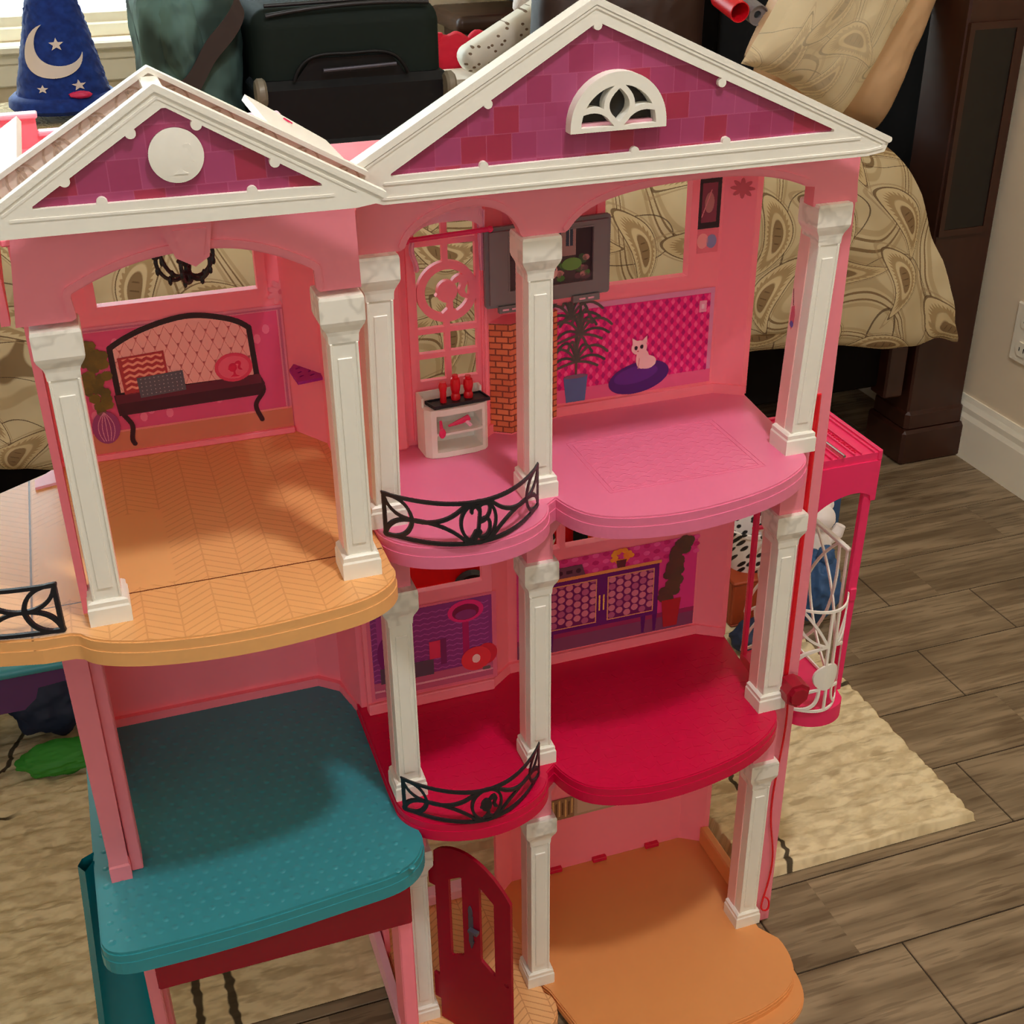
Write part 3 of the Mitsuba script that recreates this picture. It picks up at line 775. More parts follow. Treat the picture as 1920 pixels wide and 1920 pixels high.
# ------------------------------------------------------------------ back walls
def wall(poly, y0, mat='m_salmon', t=.008, **kw):
    return add('back_wall', xz(poly, y0, y0 + t), mat, D, **kw)
w3 = wall(sbox(.018, Z3, .246, .905).difference(sbox(.120, .7635, .2085, .862)), YW)
add('window_frame', xz(sbox(.112, .7555, .2165, .87).difference(sbox(.120, .7635, .2085, .862)), YW - .003, YW + .001), 'm_salmon', w3)
zw2 = sbox(.018, Z2, .246, Z3 - .02)
for a, b in ((.036, .078), (.084, .191), (.198, .233)):
    zw2 = zw2.difference(sbox(a, .481, b, .520))
w2 = wall(zw2, YW)
add('window_frame', xz(sbox(.028, .474, .240, .528).difference(unary_union([sbox(a, .481, b, .520) for a, b in ((.036, .078), (.084, .191), (.198, .233))])), YW - .0025, YW + .001), 'm_salmon', w2)
w1 = wall(sbox(.018, Z1, .262, Z2 - .02), YW)
add('clip_slot', cat(*[cbox(.066, .084, YW - .006, YW + .001, Z1 + .0003, Z1 + .006, .0006)]), 'm_magenta_plain', w1)
for a in (.125, .196): add('clip_slot', cbox(a, a + .018, YW - .006, YW + .001, Z1 + .0003, Z1 + .006, .0006), 'm_magenta_plain', w1)
# angled panel on the right of every storey, and between the two bays
for za, zb in ((Z3, .905), (Z2, Z3 - .021), (Z1, Z2 - .021)):
    add('corner_panel', xy(Polygon([(.244, .156), (.270, .139), (.276, .139), (.276, .146), (.250, .164), (.244, .164)]), za, zb), 'm_salmon', D)
    add('corner_panel', xy(Polygon([(-.006, .135), (.020, .156), (.020, .164), (-.006, .143)]), za, zb), 'm_salmon', D)
    if za > .1: add('ledge', xy(Polygon([(.020, .152), (.245, .152), (.272, .1345), (.272, .139), (.245, .157), (.018, .157), (-.006, .137), (-.006, .132)]), za, za + (.012 if za < .5 else .010)), 'm_salmon', D)
# narrow bay
nb = sbox(-.142, Z2, -.004, Z3 - .02).difference(sbox(-.090, .472, -.014, .535))
wall(nb, .135)
add('ledge', cbox(-.142, -.004, .1305, .1355, Z2, Z2 + .013, .001), 'm_salmon', D)
# top floor of the narrow bay: lattice door window
RC, RR = (-.0385, .782), .0285
lat = sbox(-.142, Z3, -.004, .905)
hole = sbox(-.0675, .698, -.0115, .868)
mun = [[(-.0395, .69), (-.0395, .875)]]
for zz in (.7225, .7465, .8285): mun.append([(-.075, zz), (-.004, zz)])
latt = hole.intersection(bars(mun, .0052))
ring = Point(RC).buffer(RR, 24).difference(Point(RC).buffer(RR - .0075, 24))
lat = lat.difference(hole).union(latt.difference(Point(RC).buffer(RR - .004, 24))).union(ring)
# head with pony tail inside the ring
def headlogo(c, s):
    head = affinity.scale(Point(0, 0).buffer(1, 16), .42, .46)
    neck = Polygon([(.02, -.25), (.22, -.30), (.24, -.75), (.62, -1.0), (-.34, -1.0), (.0, -.72), (.02, -.45)])
    tail = Polygon([tuple(q) for q in curve([(.18, .32), (.42, .60), (.72, .62), (.86, .28), (.74, -.05), (.92, -.35), (.60, -.28), (.50, .02), (.58, .30), (.44, .34), (.30, .12)], 40)]).buffer(0)
    nose = Polygon([(-.36, .02), (-.5, -.16), (-.36, -.2), (-.33, -.32), (.05, -.42), (.1, 0)])
    g = unary_union([head, neck, tail, nose]).buffer(0)
    return affinity.translate(affinity.scale(g, s, s, origin=(0, 0)), *c)
lat = lat.union(headlogo(RC, (RR - .006)).intersection(Point(RC).buffer(RR - .003)))
ln = wall(lat, .140, t=.006)
add('window_frame', cat(xz(sbox(-.0765, .640, -.0025, .9).difference(sbox(-.0715, .640, -.0075, .9)), .1365, .141), cbox(-.094, -.084, .131, .140, Z3, .9, .002)), 'm_salmon', ln)
add('curtain_rod', tube([(-.079, .122, .8385), (-.004, .118, .842)], .0022), 'm_hot', ln, 40, label='pink curtain rod')
add('rod_finial', cat(blob((-.079, .122, .8385), (.0035, .004, .0035), 0, 1, 2), blob((-.004, .118, .842), (.003, .003, .003), 0, 1, 2)), 'm_hot', ln, True)
uu, vv = np.meshgrid(np.linspace(0, 1, 40), np.linspace(0, 1, 12), indexing='ij')
sw = .012 + .014 * np.abs(2 * uu - 1) ** 3
val = np.stack([-.074 + .066 * uu, .128 - .012 * np.sin(uu * np.pi) - .004 * vv, .866 - vv * sw], -1)
add('valance', gridmesh(val), 'm_palepink', ln, True, label='pale pink swagged curtain valance')
add('curtain', cat(gridmesh(np.stack([-.0715 - .002 * np.sin(vv * 5) + .005 * (uu - .5), .126 + .002 * np.sin(uu * 9), .838 - .03 * vv], -1)), gridmesh(np.stack([-.010 + .008 * (uu - .5) * (1 - vv * .6), .126 + .002 * np.sin(uu * 12), .858 - .055 * vv], -1))), 'm_palepink', ln, True)
# left wing
LW = wall(sbox(-.398, ZL, -.160, .93).union(sbox(-.41, .90, -.362, .945)).difference(sbox(-.340, .778, -.197, .845)), YWL)
add('window_frame', xz(sbox(-.349, .769, -.188, .853).difference(sbox(-.340, .778, -.197, .845)), YWL - .003, YWL + .001), 'm_salmon', LW)
add('ledge', cbox(-.396, -.176, YWL - .006, YWL + .001, ZL, ZL + .006, .001), 'm_salmon', D)
add('corner_panel', xy(Polygon([(-.176, .2245), (-.150, .182), (-.144, .182), (-.144, .19), (-.170, .2325), (-.176, .2325)]), ZL, .905), 'm_salmon', D)
add('side_wall', yz(Polygon([(.182, ZL), (.182, .905), (.06, .915), (.0, .915), (.0, .90), (.05, .896), (.105, .890), (.118, .80), (.140, .745), (.140, ZL)]), -.152, -.146), 'm_salmon', D)
add('side_wall', yz(Polygon([(-.046, .93), (.2245, .935), (.2245, ZL), (.206, ZL), (.196, .86), (.150, .905), (.03, .905), (-.02, .885), (-.034, .862), (-.046, .862)]), -.402, -.396), 'm_salmon', D)
add('side_wall', yz(Polygon([(-.046, .862), (-.046, ZL), (-.036, ZL), (-.030, .862)]), -.388, -.382), 'm_salmon', D)
ll = Polygon([(-.405, ZL - .02), (-.405, ZT), (-.393, ZT), (-.390, ZT + .001), (-.157, ZT), (-.150, ZL - .02)])
add('back_wall', xz(ll.buffer(0), YWL, YWL + .008), 'm_salmon', D)
add('corner_panel', xy(Polygon([(-.178, .2245), (-.157, .206), (-.147, .148), (-.139, .148), (-.139, .21), (-.16, .2325), (-.178, .2325)]), ZT - .01, ZL - .02), 'm_salmon', D)
add('shutter', yz(Polygon([(.10, .655), (.145, .690), (.150, .715), (.135, .735), (.10, .735)]), -.384, -.380), 'm_palepink', D)
add('corner_panel', xy(Polygon([(-.414, .10), (-.404, .10), (-.396, .2245), (-.396, .2325), (-.41, .2325)]), ZT, ZL - .02), 'm_salmon', D)
add('ledge', xy(Polygon([(-.398, .2185), (-.18, .2185), (-.160, .201), (-.148, .15), (-.144, .15), (-.155, .208), (-.178, .2255), (-.398, .2255)]), ZT, ZT + .010), 'm_salmon', D)
add('leg_post', cat(frusta([(0, .0092, .001), (.016, .0092, .001), (.018, .0082, 0), (.285, .0098, 0)]).apply_translation([-.4045, -.008, ZT]),
                    frusta([(.255, .0105, 0), (.285, .0125, .002)]).apply_translation([-.4045, -.008, ZT])), 'm_pink', D, label='slanting pink post standing on the teal floor')
add('post_back', cbox(-.3955, -.385, .0, .028, ZT, ZL - .022, .001), 'm_pink', D)

# garage under the teal floor
add('garage_beam', cat(cbox(-.392, -.146, -.030, -.018, .196, ZT - .024, .002)), 'm_garnet', D, label='dark red beam over the garage')
add('garage_post', cat(cbox(-.402, -.390, -.028, .0, .002, ZT - .024, .0015), cbox(-.392, -.386, -.012, .03, .002, .20, .001)), 'm_pink', D)
add('garage_post', cbox(-.160, -.1455, -.026, .012, .004, ZT - .024, .0015), 'm_salmon', D)
add('garage_wall', yz(Polygon([(.0, .004), (.19, .004), (.19, .20), (.16, .20), (.15, .05), (.0, .026)]), -.162, -.154), 'm_palepink', D)
add('garage_wall', yz(Polygon([(.10, .004), (.2, .004), (.2, .298), (.10, .298)]), -.152, -.146), 'm_salmon', D)
add('garage_post', cbox(-.405, -.39, .19, .225, .002, ZT - .02, .0015), 'm_pink', D)
# pool slide at the left of the teal floor
zz = np.linspace(0, 1, 40)
sy_ = .026 - .086 * zz ** 1.3; szl = .318 * (1 - zz) + .004
prof_ = []
for i in range(40):
    x0, x1 = -.438 - .020 * zz[i], -.398 - .004 * zz[i]
    lip = .012
    yb = sy_[i]
    prof_.append([(x0, yb + .006, szl[i]), (x0 - .004, yb - lip * .2, szl[i]), (x0 + .002, yb - lip, szl[i]), (x0 + .009, yb - .001, szl[i]), ((x0 + x1) / 2, yb + .003, szl[i]), (x1 - .009, yb - .001, szl[i]), (x1 - .002, yb - lip, szl[i]), (x1 + .004, yb, szl[i]), (x1, yb + .012, szl[i]), ((x0 + x1) / 2, yb + .016, szl[i]), (x0, yb + .006, szl[i])])
sm = gridmesh(np.array(prof_)[:, ::-1])
add('slide', sm, 'm_teal_plain', D, 40, label='dark teal slide at the left')

# ------------------------------------------------------------------ gables
def gable(apex, l, r, base_z0, y, fw, mat, dp=.016, tiltl=0.0):
    """apex, l, r: outline corners; fw: width of the frame; returns (part, inner polygon)"""
    out = Polygon([l, (l[0] + .004, base_z0 + (l[1] - base_z0) * .2), (l[0] + .02, base_z0), (r[0] - .02, base_z0), (r[0] - .004, base_z0 + (r[1] - base_z0) * .2), r, apex])
    inn = Polygon([l, r, apex]).buffer(-fw, join_style=2)
    return out, inn
# large gable
yg = -.03
out, inn = gable((.0305, 1.044), (-.152, .941), (.2905, .925), .9135, yg, .0155, 0)
inn = Polygon([(-.124, .9345), (.236, .9365), (.0325, 1.0275)])
bumps = unary_union([Point(q).buffer(.0033) for q in ((-.055, .9345), (.065, .9350), (.142, .9360), (-.051, .978), (.0325, 1.0265), (.135, .980))])
g = add('gable', xz(out.difference(inn.buffer(.0012)).union(bumps.difference(inn.buffer(-.0055).difference(inn.buffer(-.0056)))).intersection(out), yg, yg + .012), 'm_white', D, 25)
add('frame_ridge', cat(xz(out.buffer(-.0035).difference(out.buffer(-.0052)).union(LineString([(-.13, .9285), (.262, .9285)]).buffer(.0009)), yg - .0009, yg + .001),
                       xz(LineString([(-.150, .9415), (.0305, 1.0435), (.2890, .9255)]).buffer(.0024), yg - .0016, yg + .014)), 'm_white', g)
add('tile_panel', xz(inn.buffer(.004).intersection(out), yg + .004, yg + .007), 'm_gable', g, label='pink and magenta tiled panel')
wc = (.0485, .9565)
arch_o = Polygon(arc(*wc, .0385, 0, 180, 40, .0385) + [(wc[0] - .0385, wc[1] - .0035), (wc[0] + .0385, wc[1] - .0035)])
half = Polygon(arc(*wc, .030, 0, 180, 40, .029)).buffer(0)
r_ = .030
P_ = lambda a, b: (wc[0] + a * r_, wc[1] + b * r_)
pet = [curve([P_(0, 0), P_(s * .34, .5), P_(0, .98)], 14) for s in (-1, 1)] + [curve([P_(s * 1.0, .36), P_(s * .5, .38), P_(s * .06, .02)], 14) for s in (-1, 1)]
fan = arch_o.difference(half).union(bars(pet, .0042).intersection(half.buffer(.002)))
f = add('fan_window', xz(fan, yg - .006, yg + .006), 'm_white', g, 25, label='white half-round fan window')
add('pane', xz(half.buffer(.001), yg + .0035, yg + .0042), 'm_bedpanel', f, label='dark opening of the window')
add('sill', xz(LineString([(wc[0] - .028, wc[1] + .001), (wc[0] + .028, wc[1] + .001)]).buffer(.0012), yg - .001, yg + .003), 'm_palepink', f)
# small gable on the left wing
yl = -.095
A, L_, R_ = (-.2845, 1.017), (-.402, .9435), (-.1435, .9385)
out = Polygon([L_, (-.398, .936), (-.388, .9335), (-.165, .9315), (-.150, .9335), R_, A])
inn = Polygon([(-.366, .9505), (-.187, .9480), (-.187, .9495), (-.279, 1.0045), (-.2815, 1.0045), (-.366, .9522)])
bumps = unary_union([Point(q).buffer(.0034) for q in ((-.325, .9505), (-.232, .9487), (-.345, .9655), (-.302, .991), (-.262, .993), (-.216, .966))])
g = add('gable', xz(out.difference(inn).union(bumps.intersection(out)), yl, yl + .008), 'm_white', D, 25)
add('frame_ridge', cat(xz(LineString([(-.400, .9435), A, (-.1455, .9385)]).buffer(.0020), yl - .0012, yl + .009), xz(LineString([(-.38, .9445), (-.18, .9415)]).buffer(.0008), yl - .0007, yl + .001),
                       xz(LineString([(-.384, .948), (-.2835, 1.011), (-.165, .943)]).buffer(.0007), yl - .0006, yl + .001)), 'm_white', g)
add('tile_panel', xz(inn.buffer(.003).intersection(out), yl + .004, yl + .007), 'm_gable', g, label='dark pink tiled panel')
md = lathe([(0, -.0022), (.0128, -.0018), (.0148, -.0045), (.0164, -.003), (.0170, .002), (0, .004)], 48)
M = trimesh.transformations.rotation_matrix(math.radians(90), [1, 0, 0]); M[:3, 3] = [-.2765, yl + .002, .9755]
md.apply_transform(M); md2 = md
mk = add('medallion', md2, 'm_white', g, 40, label='round white medallion')
add('emblem', xz(headlogo((-.2765, .9755), .0118).buffer(-.0004), yl - .0012, yl + .001), 'm_white', mk)
# second, lattice fronted plate behind the small gable
yb2 = -.037
A2 = (-.2830, 1.0185)
back = Polygon([(-.408, .945), (-.404, .938), (-.15, .935), (-.1435, .9390), A2])
circ = []
for k in range(5):
    for s_, (ex, ez) in ((-1, (-.408, .9475)), (1, (-.146, .941))):
        t = (k + .5) / 5
        cx, cz = A2[0] + (ex - A2[0]) * t, A2[1] - .0135 + (ez - A2[1]) * t
        circ.append(arc(cx, cz, .0100, 0, 360, 24)); circ.append(arc(cx - .006, cz, .0088, -60, 60, 10)); circ.append(arc(cx + .006, cz, .0088, 120, 240, 10)); circ.append([(cx - .003, cz + .007), (cx + .004, cz - .007)])
bsdf('m_plate', (222, 204, 188), .45); bsdf('m_plate_line', (184, 160, 138), .5)
lb = add('gable_back_plate', xz(back, yb2, yb2 + .004), 'm_plate', D)
add('lattice_relief', xz(bars(circ, .0013).intersection(back.buffer(-.001)), yb2 - .0009, yb2 + .0005), 'm_plate_line', lb)
add('edge', xz(LineString([(-.407, .9458), A2, (-.1445, .9395)]).buffer(.0016), yb2 - .004, yb2 + .006), 'm_white', lb)
add('ridge_beam', cbox(-.2895, -.2775, yl + .02, yb2 + .002, 1.0085, 1.0145, .001), 'm_white', lb)
def slab(a, b, y0, y1, t):
    n = np.array([-(b[1] - a[1]), b[0] - a[0]]); n = n / np.linalg.norm(n) * t
    return xz(Polygon([a, b, (b[0] - n[0], b[1] - n[1]), (a[0] - n[0], a[1] - n[1])]), y0, y1)
add('roof_panel', slab((-.2085, .978), (-.150, .9395), yb2 + .004, .075, .005), 'm_white', lb, label='white roof flap')
add('roof_panel', slab((-.412, .943), (-.372, .968), yb2 + .004, .11, .005), 'm_white', lb, label='white roof flap')
add('roof_mark', xz(star(.004), -.0005, .0005), 'm_hot', lb, to_world=T().translate([-.183, .045, .9625]).rotate([0, 1, 0], 33).rotate([1, 0, 0], 90))
add('top_rail', cat(cbox(-.41, -.36, YWL - .004, YWL + .012, .944, .948, .001), cbox(-.362, -.16, YWL - .003, YWL + .011, .929, .933, .001)), 'm_palepink', D)
add('top_rail', cat(cbox(-.140, .02, .186, .194, .872, .908, .001), cbox(-.140, .02, .184, .196, .906, .909, .001)), 'm_salmon', D)
for x in (-.115, -.085, -.055): add('rib', cbox(x, x + .003, .183, .187, .875, .905, .0006), 'm_palepink', D)
add('roof_panel', xy(Polygon([(-.145, .03), (.28, .03), (.276, .19), (-.145, .19)]), .905, .910), 'm_salmon', D)

# ------------------------------------------------------------------ railings
def rail_pattern(W, H, centre):
    t = .0031
    fr = sbox(0, 0, W, H).difference(sbox(t, t, W - t, H - t))
    c = W / 2; R = H * .47
    ln = [arc(c, H / 2, R, 0, 360, 40)]
    for s in (0, 1):
        X = (lambda x: x) if s == 0 else (lambda x: W - x)
        q = [curve([(.001, H - .001), (.42 * H, .86 * H), (.60 * H, .5 * H)], 12), curve([(.001, H - .001), (.20 * H, .64 * H), (.60 * H, .5 * H)], 12),
             curve([(.001, .001), (.42 * H, .14 * H), (.60 * H, .5 * H)], 12), curve([(.001, .001), (.20 * H, .36 * H), (.60 * H, .5 * H)], 12),
             curve([(.58 * H, .5 * H), (.5 * (c - R + .58 * H), .54 * H), (c - R * .70, H * .93)], 14), curve([(.58 * H, .5 * H), (.5 * (c - R + .58 * H), .46 * H), (c - R * .70, H * .07)], 14)]
        ln += [[(X(a), b) for a, b in l] for l in q]
    p = fr.union(bars(ln, t))
    if centre == 'B':
        B = [curve([(-.20, -.62), (-.06, -.30), (.02, .25), (-.02, .56), (-.20, .60), (-.32, .40)], 20), curve([(-.05, .50), (.16, .66), (.44, .58), (.42, .22), (.10, .02), (.02, .02)], 20), curve([(.05, .02), (.40, .04), (.46, -.30), (.20, -.58), (-.04, -.50), (.04, -.36)], 20)]
        p = p.union(bars([[(c + a * H * .62, H / 2 + b * H * .62) for a, b in l] for l in B], .0034))
        p = p.union(bars([[(c - .25 * H, .08 * H), (c - .1 * H, .3 * H)]], .003))
    elif centre:
        p = p.union(headlogo((c - .001, H / 2), R * .86))
    return p.buffer(0)


def bent(a, b, sag):
    """(u along a-b, v up, w outwards) on an arc that bows by sag towards the viewer"""
    a, b = np.array(a, float), np.array(b, float); L = np.linalg.norm(b - a); d = (b - a) / L; n = np.array([d[1], -d[0]])
    def fn(u, v, w):
        s = u / fn.W
        off = sag * 4 * s * (1 - s) + w
        p = a[None] + (s * L)[:, None] * d + off[:, None] * n
        return np.stack([p[:, 0], p[:, 1], fn.z + v], 1)
    fn.z, fn.W = 0, L
    return fn


def railing(a, b, sag, z, H, centre):
    L = math.hypot(b[0] - a[0], b[1] - a[1]) * (1 + 2.6 * (sag / math.hypot(b[0] - a[0], b[1] - a[1])) ** 2)
    fn = bent(a, b, sag); fn.z, fn.W = z, L
    return add('railing', warp(rail_pattern(L, H, centre), .0026, fn), 'm_black', D, label='black lattice balcony railing' + (' with a curly B' if centre == 'B' else ''))
railing((-.1455, -.017), (-.0075, -.013), .044, Z3 + .0015, .0405, 'B')
railing((-.1455, -.017), (-.0065, -.013), .044, Z2 + .0015, .0385, 'head')
railing((-.530, -.02), (-.401, -.066), .012, ZL + .0015, .042, '')

# ------------------------------------------------------------------ front door, swung open
ph = math.radians(55); dw, dz0 = .094, .018
dd = np.array([math.cos(ph), -math.sin(ph)]); dn = np.array([math.sin(ph), math.cos(ph)])
def doorfn(u, v, w):
    p = np.array([-.1155, -.006])[None] + u[:, None] * dd + w[:, None] * dn
    return np.stack([p[:, 0], p[:, 1], v], 1)
top = [tuple(q) for q in curve([(0, .262), (.012, .272), (.035, .279), (.06, .274), (.08, .260), (dw, .243)], 30)]
dp = Polygon([(0, .022), (0, .262)] + top + [(dw, .022)]).buffer(0)
w1_ = Polygon([(.0175, .233), (.0175, .126), (.0345, .137), (.0345, .246)]).buffer(-.001).buffer(.001)
w2_ = Polygon([(.056, .246), (.056, .143), (.074, .131), (.074, .232)]).buffer(-.001).buffer(.001)
lug = unary_union([sbox(-.008, .215, .002, .243), sbox(-.008, .050, .002, .085)])
dk = add('door', warp(dp.difference(w1_).difference(w2_).difference(Point(.088, .128).buffer(.0028)).union(lug), .0035, doorfn), 'm_door', D, label='dark red arched door standing open')
hp = cat(warp(Polygon([tuple(q) for q in curve([(.044, .198), (.0475, .205), (.045, .213), (.0425, .205)], 20)]), .0015, lambda u, v, w: doorfn(u, v, -w)),
         warp(sbox(.0425, .165, .0478, .20), .0012, lambda u, v, w: doorfn(u, v, -w)), warp(Polygon([(.042, .166), (.0455, .155), (.049, .166)]), .0014, lambda u, v, w: doorfn(u, v, -w)),
         warp(sbox(.045, .182, .056, .1855), .005, lambda u, v, w: doorfn(u, v, -w - .001)))
add('handle', hp, 'm_hinge_grey', dk, label='grey ornamental door handle')

# ------------------------------------------------------------------ elevator on the right
E = add('elevator', cat(xy(Polygon([(.296, .135), (.296, .030)] + bulge([(.300, .022), (.325, .008), (.345, .010), (.360, .022)], 14) + [(.3635, .040), (.3635, .137)]), .287, .3075)), 'm_hot', D, 20, label='hot pink toy elevator cabin')
add('roof', cat(xy(Polygon([(.300, .036), (.3745, .036), (.3745, .140), (.300, .140)]), .590, .5985), cbox(.372, .3765, .034, .142, .590, .6015, .001), cbox(.298, .3765, .138, .142, .590, .6015, .001)), 'm_hot', E)
for yy in (.040, .064, .074, .100, .112):
    pass
for xx in (.318, .3255, .344, .352, .3665): add('roof_rib', cbox(xx, xx + .0018, .036, .139, .598, .6012, .0006), 'm_hot', E)
scroll = [[tuple(q) for q in arc(.348, .045 + .0095 * k, .0028, 20, 320, 14)] for k in range(10)]
add('roof_scroll', xy(bars(scroll, .0012), .5980, .5998), 'm_magenta_plain', E)
add('roof_pin', cat(tube([(.331, .033, .602), (.331, .066, .602)], .0015), tube([(.331, .064, .602), (.331, .074, .602)], .0011)), 'm_chrome', E, 40, label='thin metal pin')
add('arch', xz(Polygon([(.300, .590), (.3755, .590), (.3745, .545)] + [(.369, .545)] + bulge([(.368, .551), (.355, .5565), (.335, .555), (.315, .547), (.304, .538)], 16) + [(.300, .538)]), .034, .038), 'm_hot', E)
for x0, x1, y0, y1 in ((.3625, .3725, .036, .043), (.3625, .368, .130, .136), (.2965, .302, .130, .136), (.296, .3, .036, .042)):
    add('post', shear(cbox(0, x1 - x0, 0, y1 - y0, 0, .285, .0008), x0 - (.005 if x0 > .33 else 0), y0, .3065, .005 if x0 > .33 else 0), 'm_hot', E)
add('post_clip', cat(cbox(.361, .369, .034, .040, .425, .440, .001)), 'm_hot', E)
def leaves(W, H, n, t=.0027):
    ln = []
    hh = H / n
    for k in range(n):
        z0, z1 = k * hh, (k + 1) * hh
        ln += [curve([(0, z0), (W * .22, z0 + .62 * hh), (W * .8, z1)], 12), curve([(0, z0), (W * .6, z0 + .35 * hh), (W * .8, z1)], 12), curve([(W, z0), (W * .78, z0 + .62 * hh), (W * .2, z1)], 12), curve([(W, z0), (W * .4, z0 + .35 * hh), (W * .2, z1)], 12)]
    return sbox(0, 0, W, H).difference(sbox(t, t, W - t, H - t)).union(bars(ln, t)).buffer(0)
p = leaves(.064, .160, 3)
add('lattice', warp(p, .002, lambda u, v, w: np.stack([.298 + u, .136 + w, .309 + v], 1)), 'm_white', E, label='white lattice at the back')
add('lattice_rail', cbox(.298, .362, .1345, .1395, .469, .4725, .0008), 'm_hot', E)
p = leaves(.084, .172, 1, .0030)
add('lattice', warp(p, .002, lambda u, v, w: np.stack([.3605 + w, .132 - u, .309 + v], 1)), 'm_white', E, label='white lattice on the right side')
add('lattice_rail', cbox(.359, .364, .046, .134, .480, .4835, .0008), 'm_white', E)
cz = .045
def fq(*pts): return [tuple(q) for q in curve(pts, 16)]
gl = [fq((.002, .13), (.016, .11), (.030, .085)), fq((.002, .13), (.010, .095), (.030, .085)), fq((.068, .13), (.054, .11), (.040, .085)), fq((.068, .13), (.060, .095), (.040, .085)),
      fq((.030, .085), (.006, .070), (.002, .045)), fq((.040, .085), (.064, .070), (.068, .045)), fq((.002, .002), (.010, .022), (.026, .030)), fq((.002, .002), (.018, .006), (.026, .030)), fq((.068, .002), (.060, .022), (.044, .030)), fq((.068, .002), (.052, .006), (.044, .030)),
      [(.031, .06), (.031, .128)], [(.040, .06), (.040, .128)], [(.035, .03), (.035, .002)]]
gp = sbox(0, 0, .070, .130).difference(sbox(.0028, .0028, .0672, .1272)).union(bars(gl, .0028)).union(Point(.035, .045).buffer(.0165))
fn = bent((.2915, .026), (.3575, .034), .022); fn.z, fn.W = .3085, .070
add('gate', warp(gp, .0022, fn), 'm_white', E, label='white bowed lattice gate with a round disc')

# ------------------------------------------------------------------ fittings
ch = []
c0 = np.array([-.2695, .060, .864])
for k in range(6):
    a = k * math.pi / 3 + .3
    e = np.array([math.cos(a), math.sin(a), 0])
    ch.append(tube(curve([c0 + [0, 0, -.010], c0 + e * .012 + [0, 0, -.016], c0 + e * .022 + [0, 0, -.006], c0 + e * .023 + [0, 0, .003]], 12), .0016, 6))
    ch.append(blob(c0 + e * .023 + [0, 0, .004], (.003, .003, .002), 0, 1, 1))
    ch.append(blob(c0 + e * .014 + [0, 0, -.016], (.0018, .0018, .004), 0, 1, 1))
    ch.append(blob(c0 + e * .023 + [0, 0, -.007], (.0016, .0016, .0035), 0, 1, 1))
add('chandelier', cat(tube([c0 + [0, 0, .05], c0 + [0, 0, -.014]], .0016), blob(c0 + [0, 0, -.016], (.005, .005, .006), 0, 1, 2), blob(c0 + [0, 0, .0], (.004, .004, .008), 0, 1, 2), *ch), 'm_black', D, 40, label='small black chandelier')
add('ceiling_plate', cbox(-.392, -.155, -.045, .2245, .915, .920, .001), 'm_salmon', D)
tr = Polygon([(-.176, .172), (-.152, .176), (-.150, .205), (-.146, .225), (-.168, .2245), (-.178, .205)])
hls = unary_union([affinity.rotate(sbox(-.003, -.001, .003, .001), 30).buffer(.0004)] ) 
hol = unary_union([affinity.translate(affinity.rotate(sbox(-.0028, -.0009, .0028, .0009), 35), -.170 + .010 * i, .185 + .010 * j) for i in range(2) for j in range(3)])
add('shelf', xy(tr.difference(hol), .6985, .7015), 'm_purple', D, label='purple slotted corner shelf')

# brick fireplace on the angled wall of the top floor
def brick(p, n, uv):
    u, v = uv.x, uv.y
    r = dr.floor(v / .0062)
    c = u / .0125 + fr(r / 2)
    fx, fy = c - dr.floor(c), v / .0062 - r
    e = dr.minimum(dr.minimum(fx, 1 - fx) * 2, dr.minimum(fy, 1 - fy))
    b = mix(lin((196, 98, 62)), lin((222, 128, 84)), cell_rand(dr.floor(c), r, 2))
    return mix(lin((120, 52, 36)), b, smoothstep(.06, .16, e))
bsdf('m_brick', PROC(brick), .5)
fpl = [(.000, .140), (.0175, .128), (.072, .150)]
Vf, Uf = [], []
acc = 0
for i, (a, b) in enumerate(fpl):
    if i: acc += math.hypot(a - fpl[i - 1][0], b - fpl[i - 1][1])
    Vf += [(a, b, Z3 + .002), (a, b, .7475 if i else .7465)]; Uf += [(acc, 0), (acc, .112)]
fk = add('fireplace', (np.array(Vf), np.array([[0, 2, 3], [0, 3, 1], [2, 4, 5], [2, 5, 3]])), 'm_brick', D, False, uv=np.array(Uf), label='brick patterned fireplace')
add('body', xy(Polygon([(.0005, .1405), (.0175, .1287), (.0715, .1505), (.0715, .156), (.02, .157), (.0, .145)]), Z3, .7472), 'm_salmon', fk)
d_ = np.array([.0545, .022]) / math.hypot(.0545, .022)
def fireface(u, v, w): return np.stack([.0175 + d_[0] * u + d_[1] * w, .128 + d_[1] * u - d_[0] * w, v], 1)
pr = Print(fireface)
pr.add(Polygon([(.010, .660), (.010, .704), (.016, .712), (.034, .714), (.048, .704), (.048, .660)]), (34, 22, 28))
for q in range(5): pr.add(curve([(.022 + .004 * q, .668), (.020 + .005 * q, .678 + .004 * (q % 2)), (.024 + .004 * q, .690 - .004 * (q % 3)), (.026 + .004 * q, .668)], 10), (236, 150 + 12 * q, 90), 1)
pr.build('opening', fk, 'dark printed hearth with flames')

# ------------------------------------------------------------------ printed wall stickers
def ell(c, rx, ry, n=24): return Polygon(arc(c[0], c[1], rx, 0, 360, n, ry)[:-1])
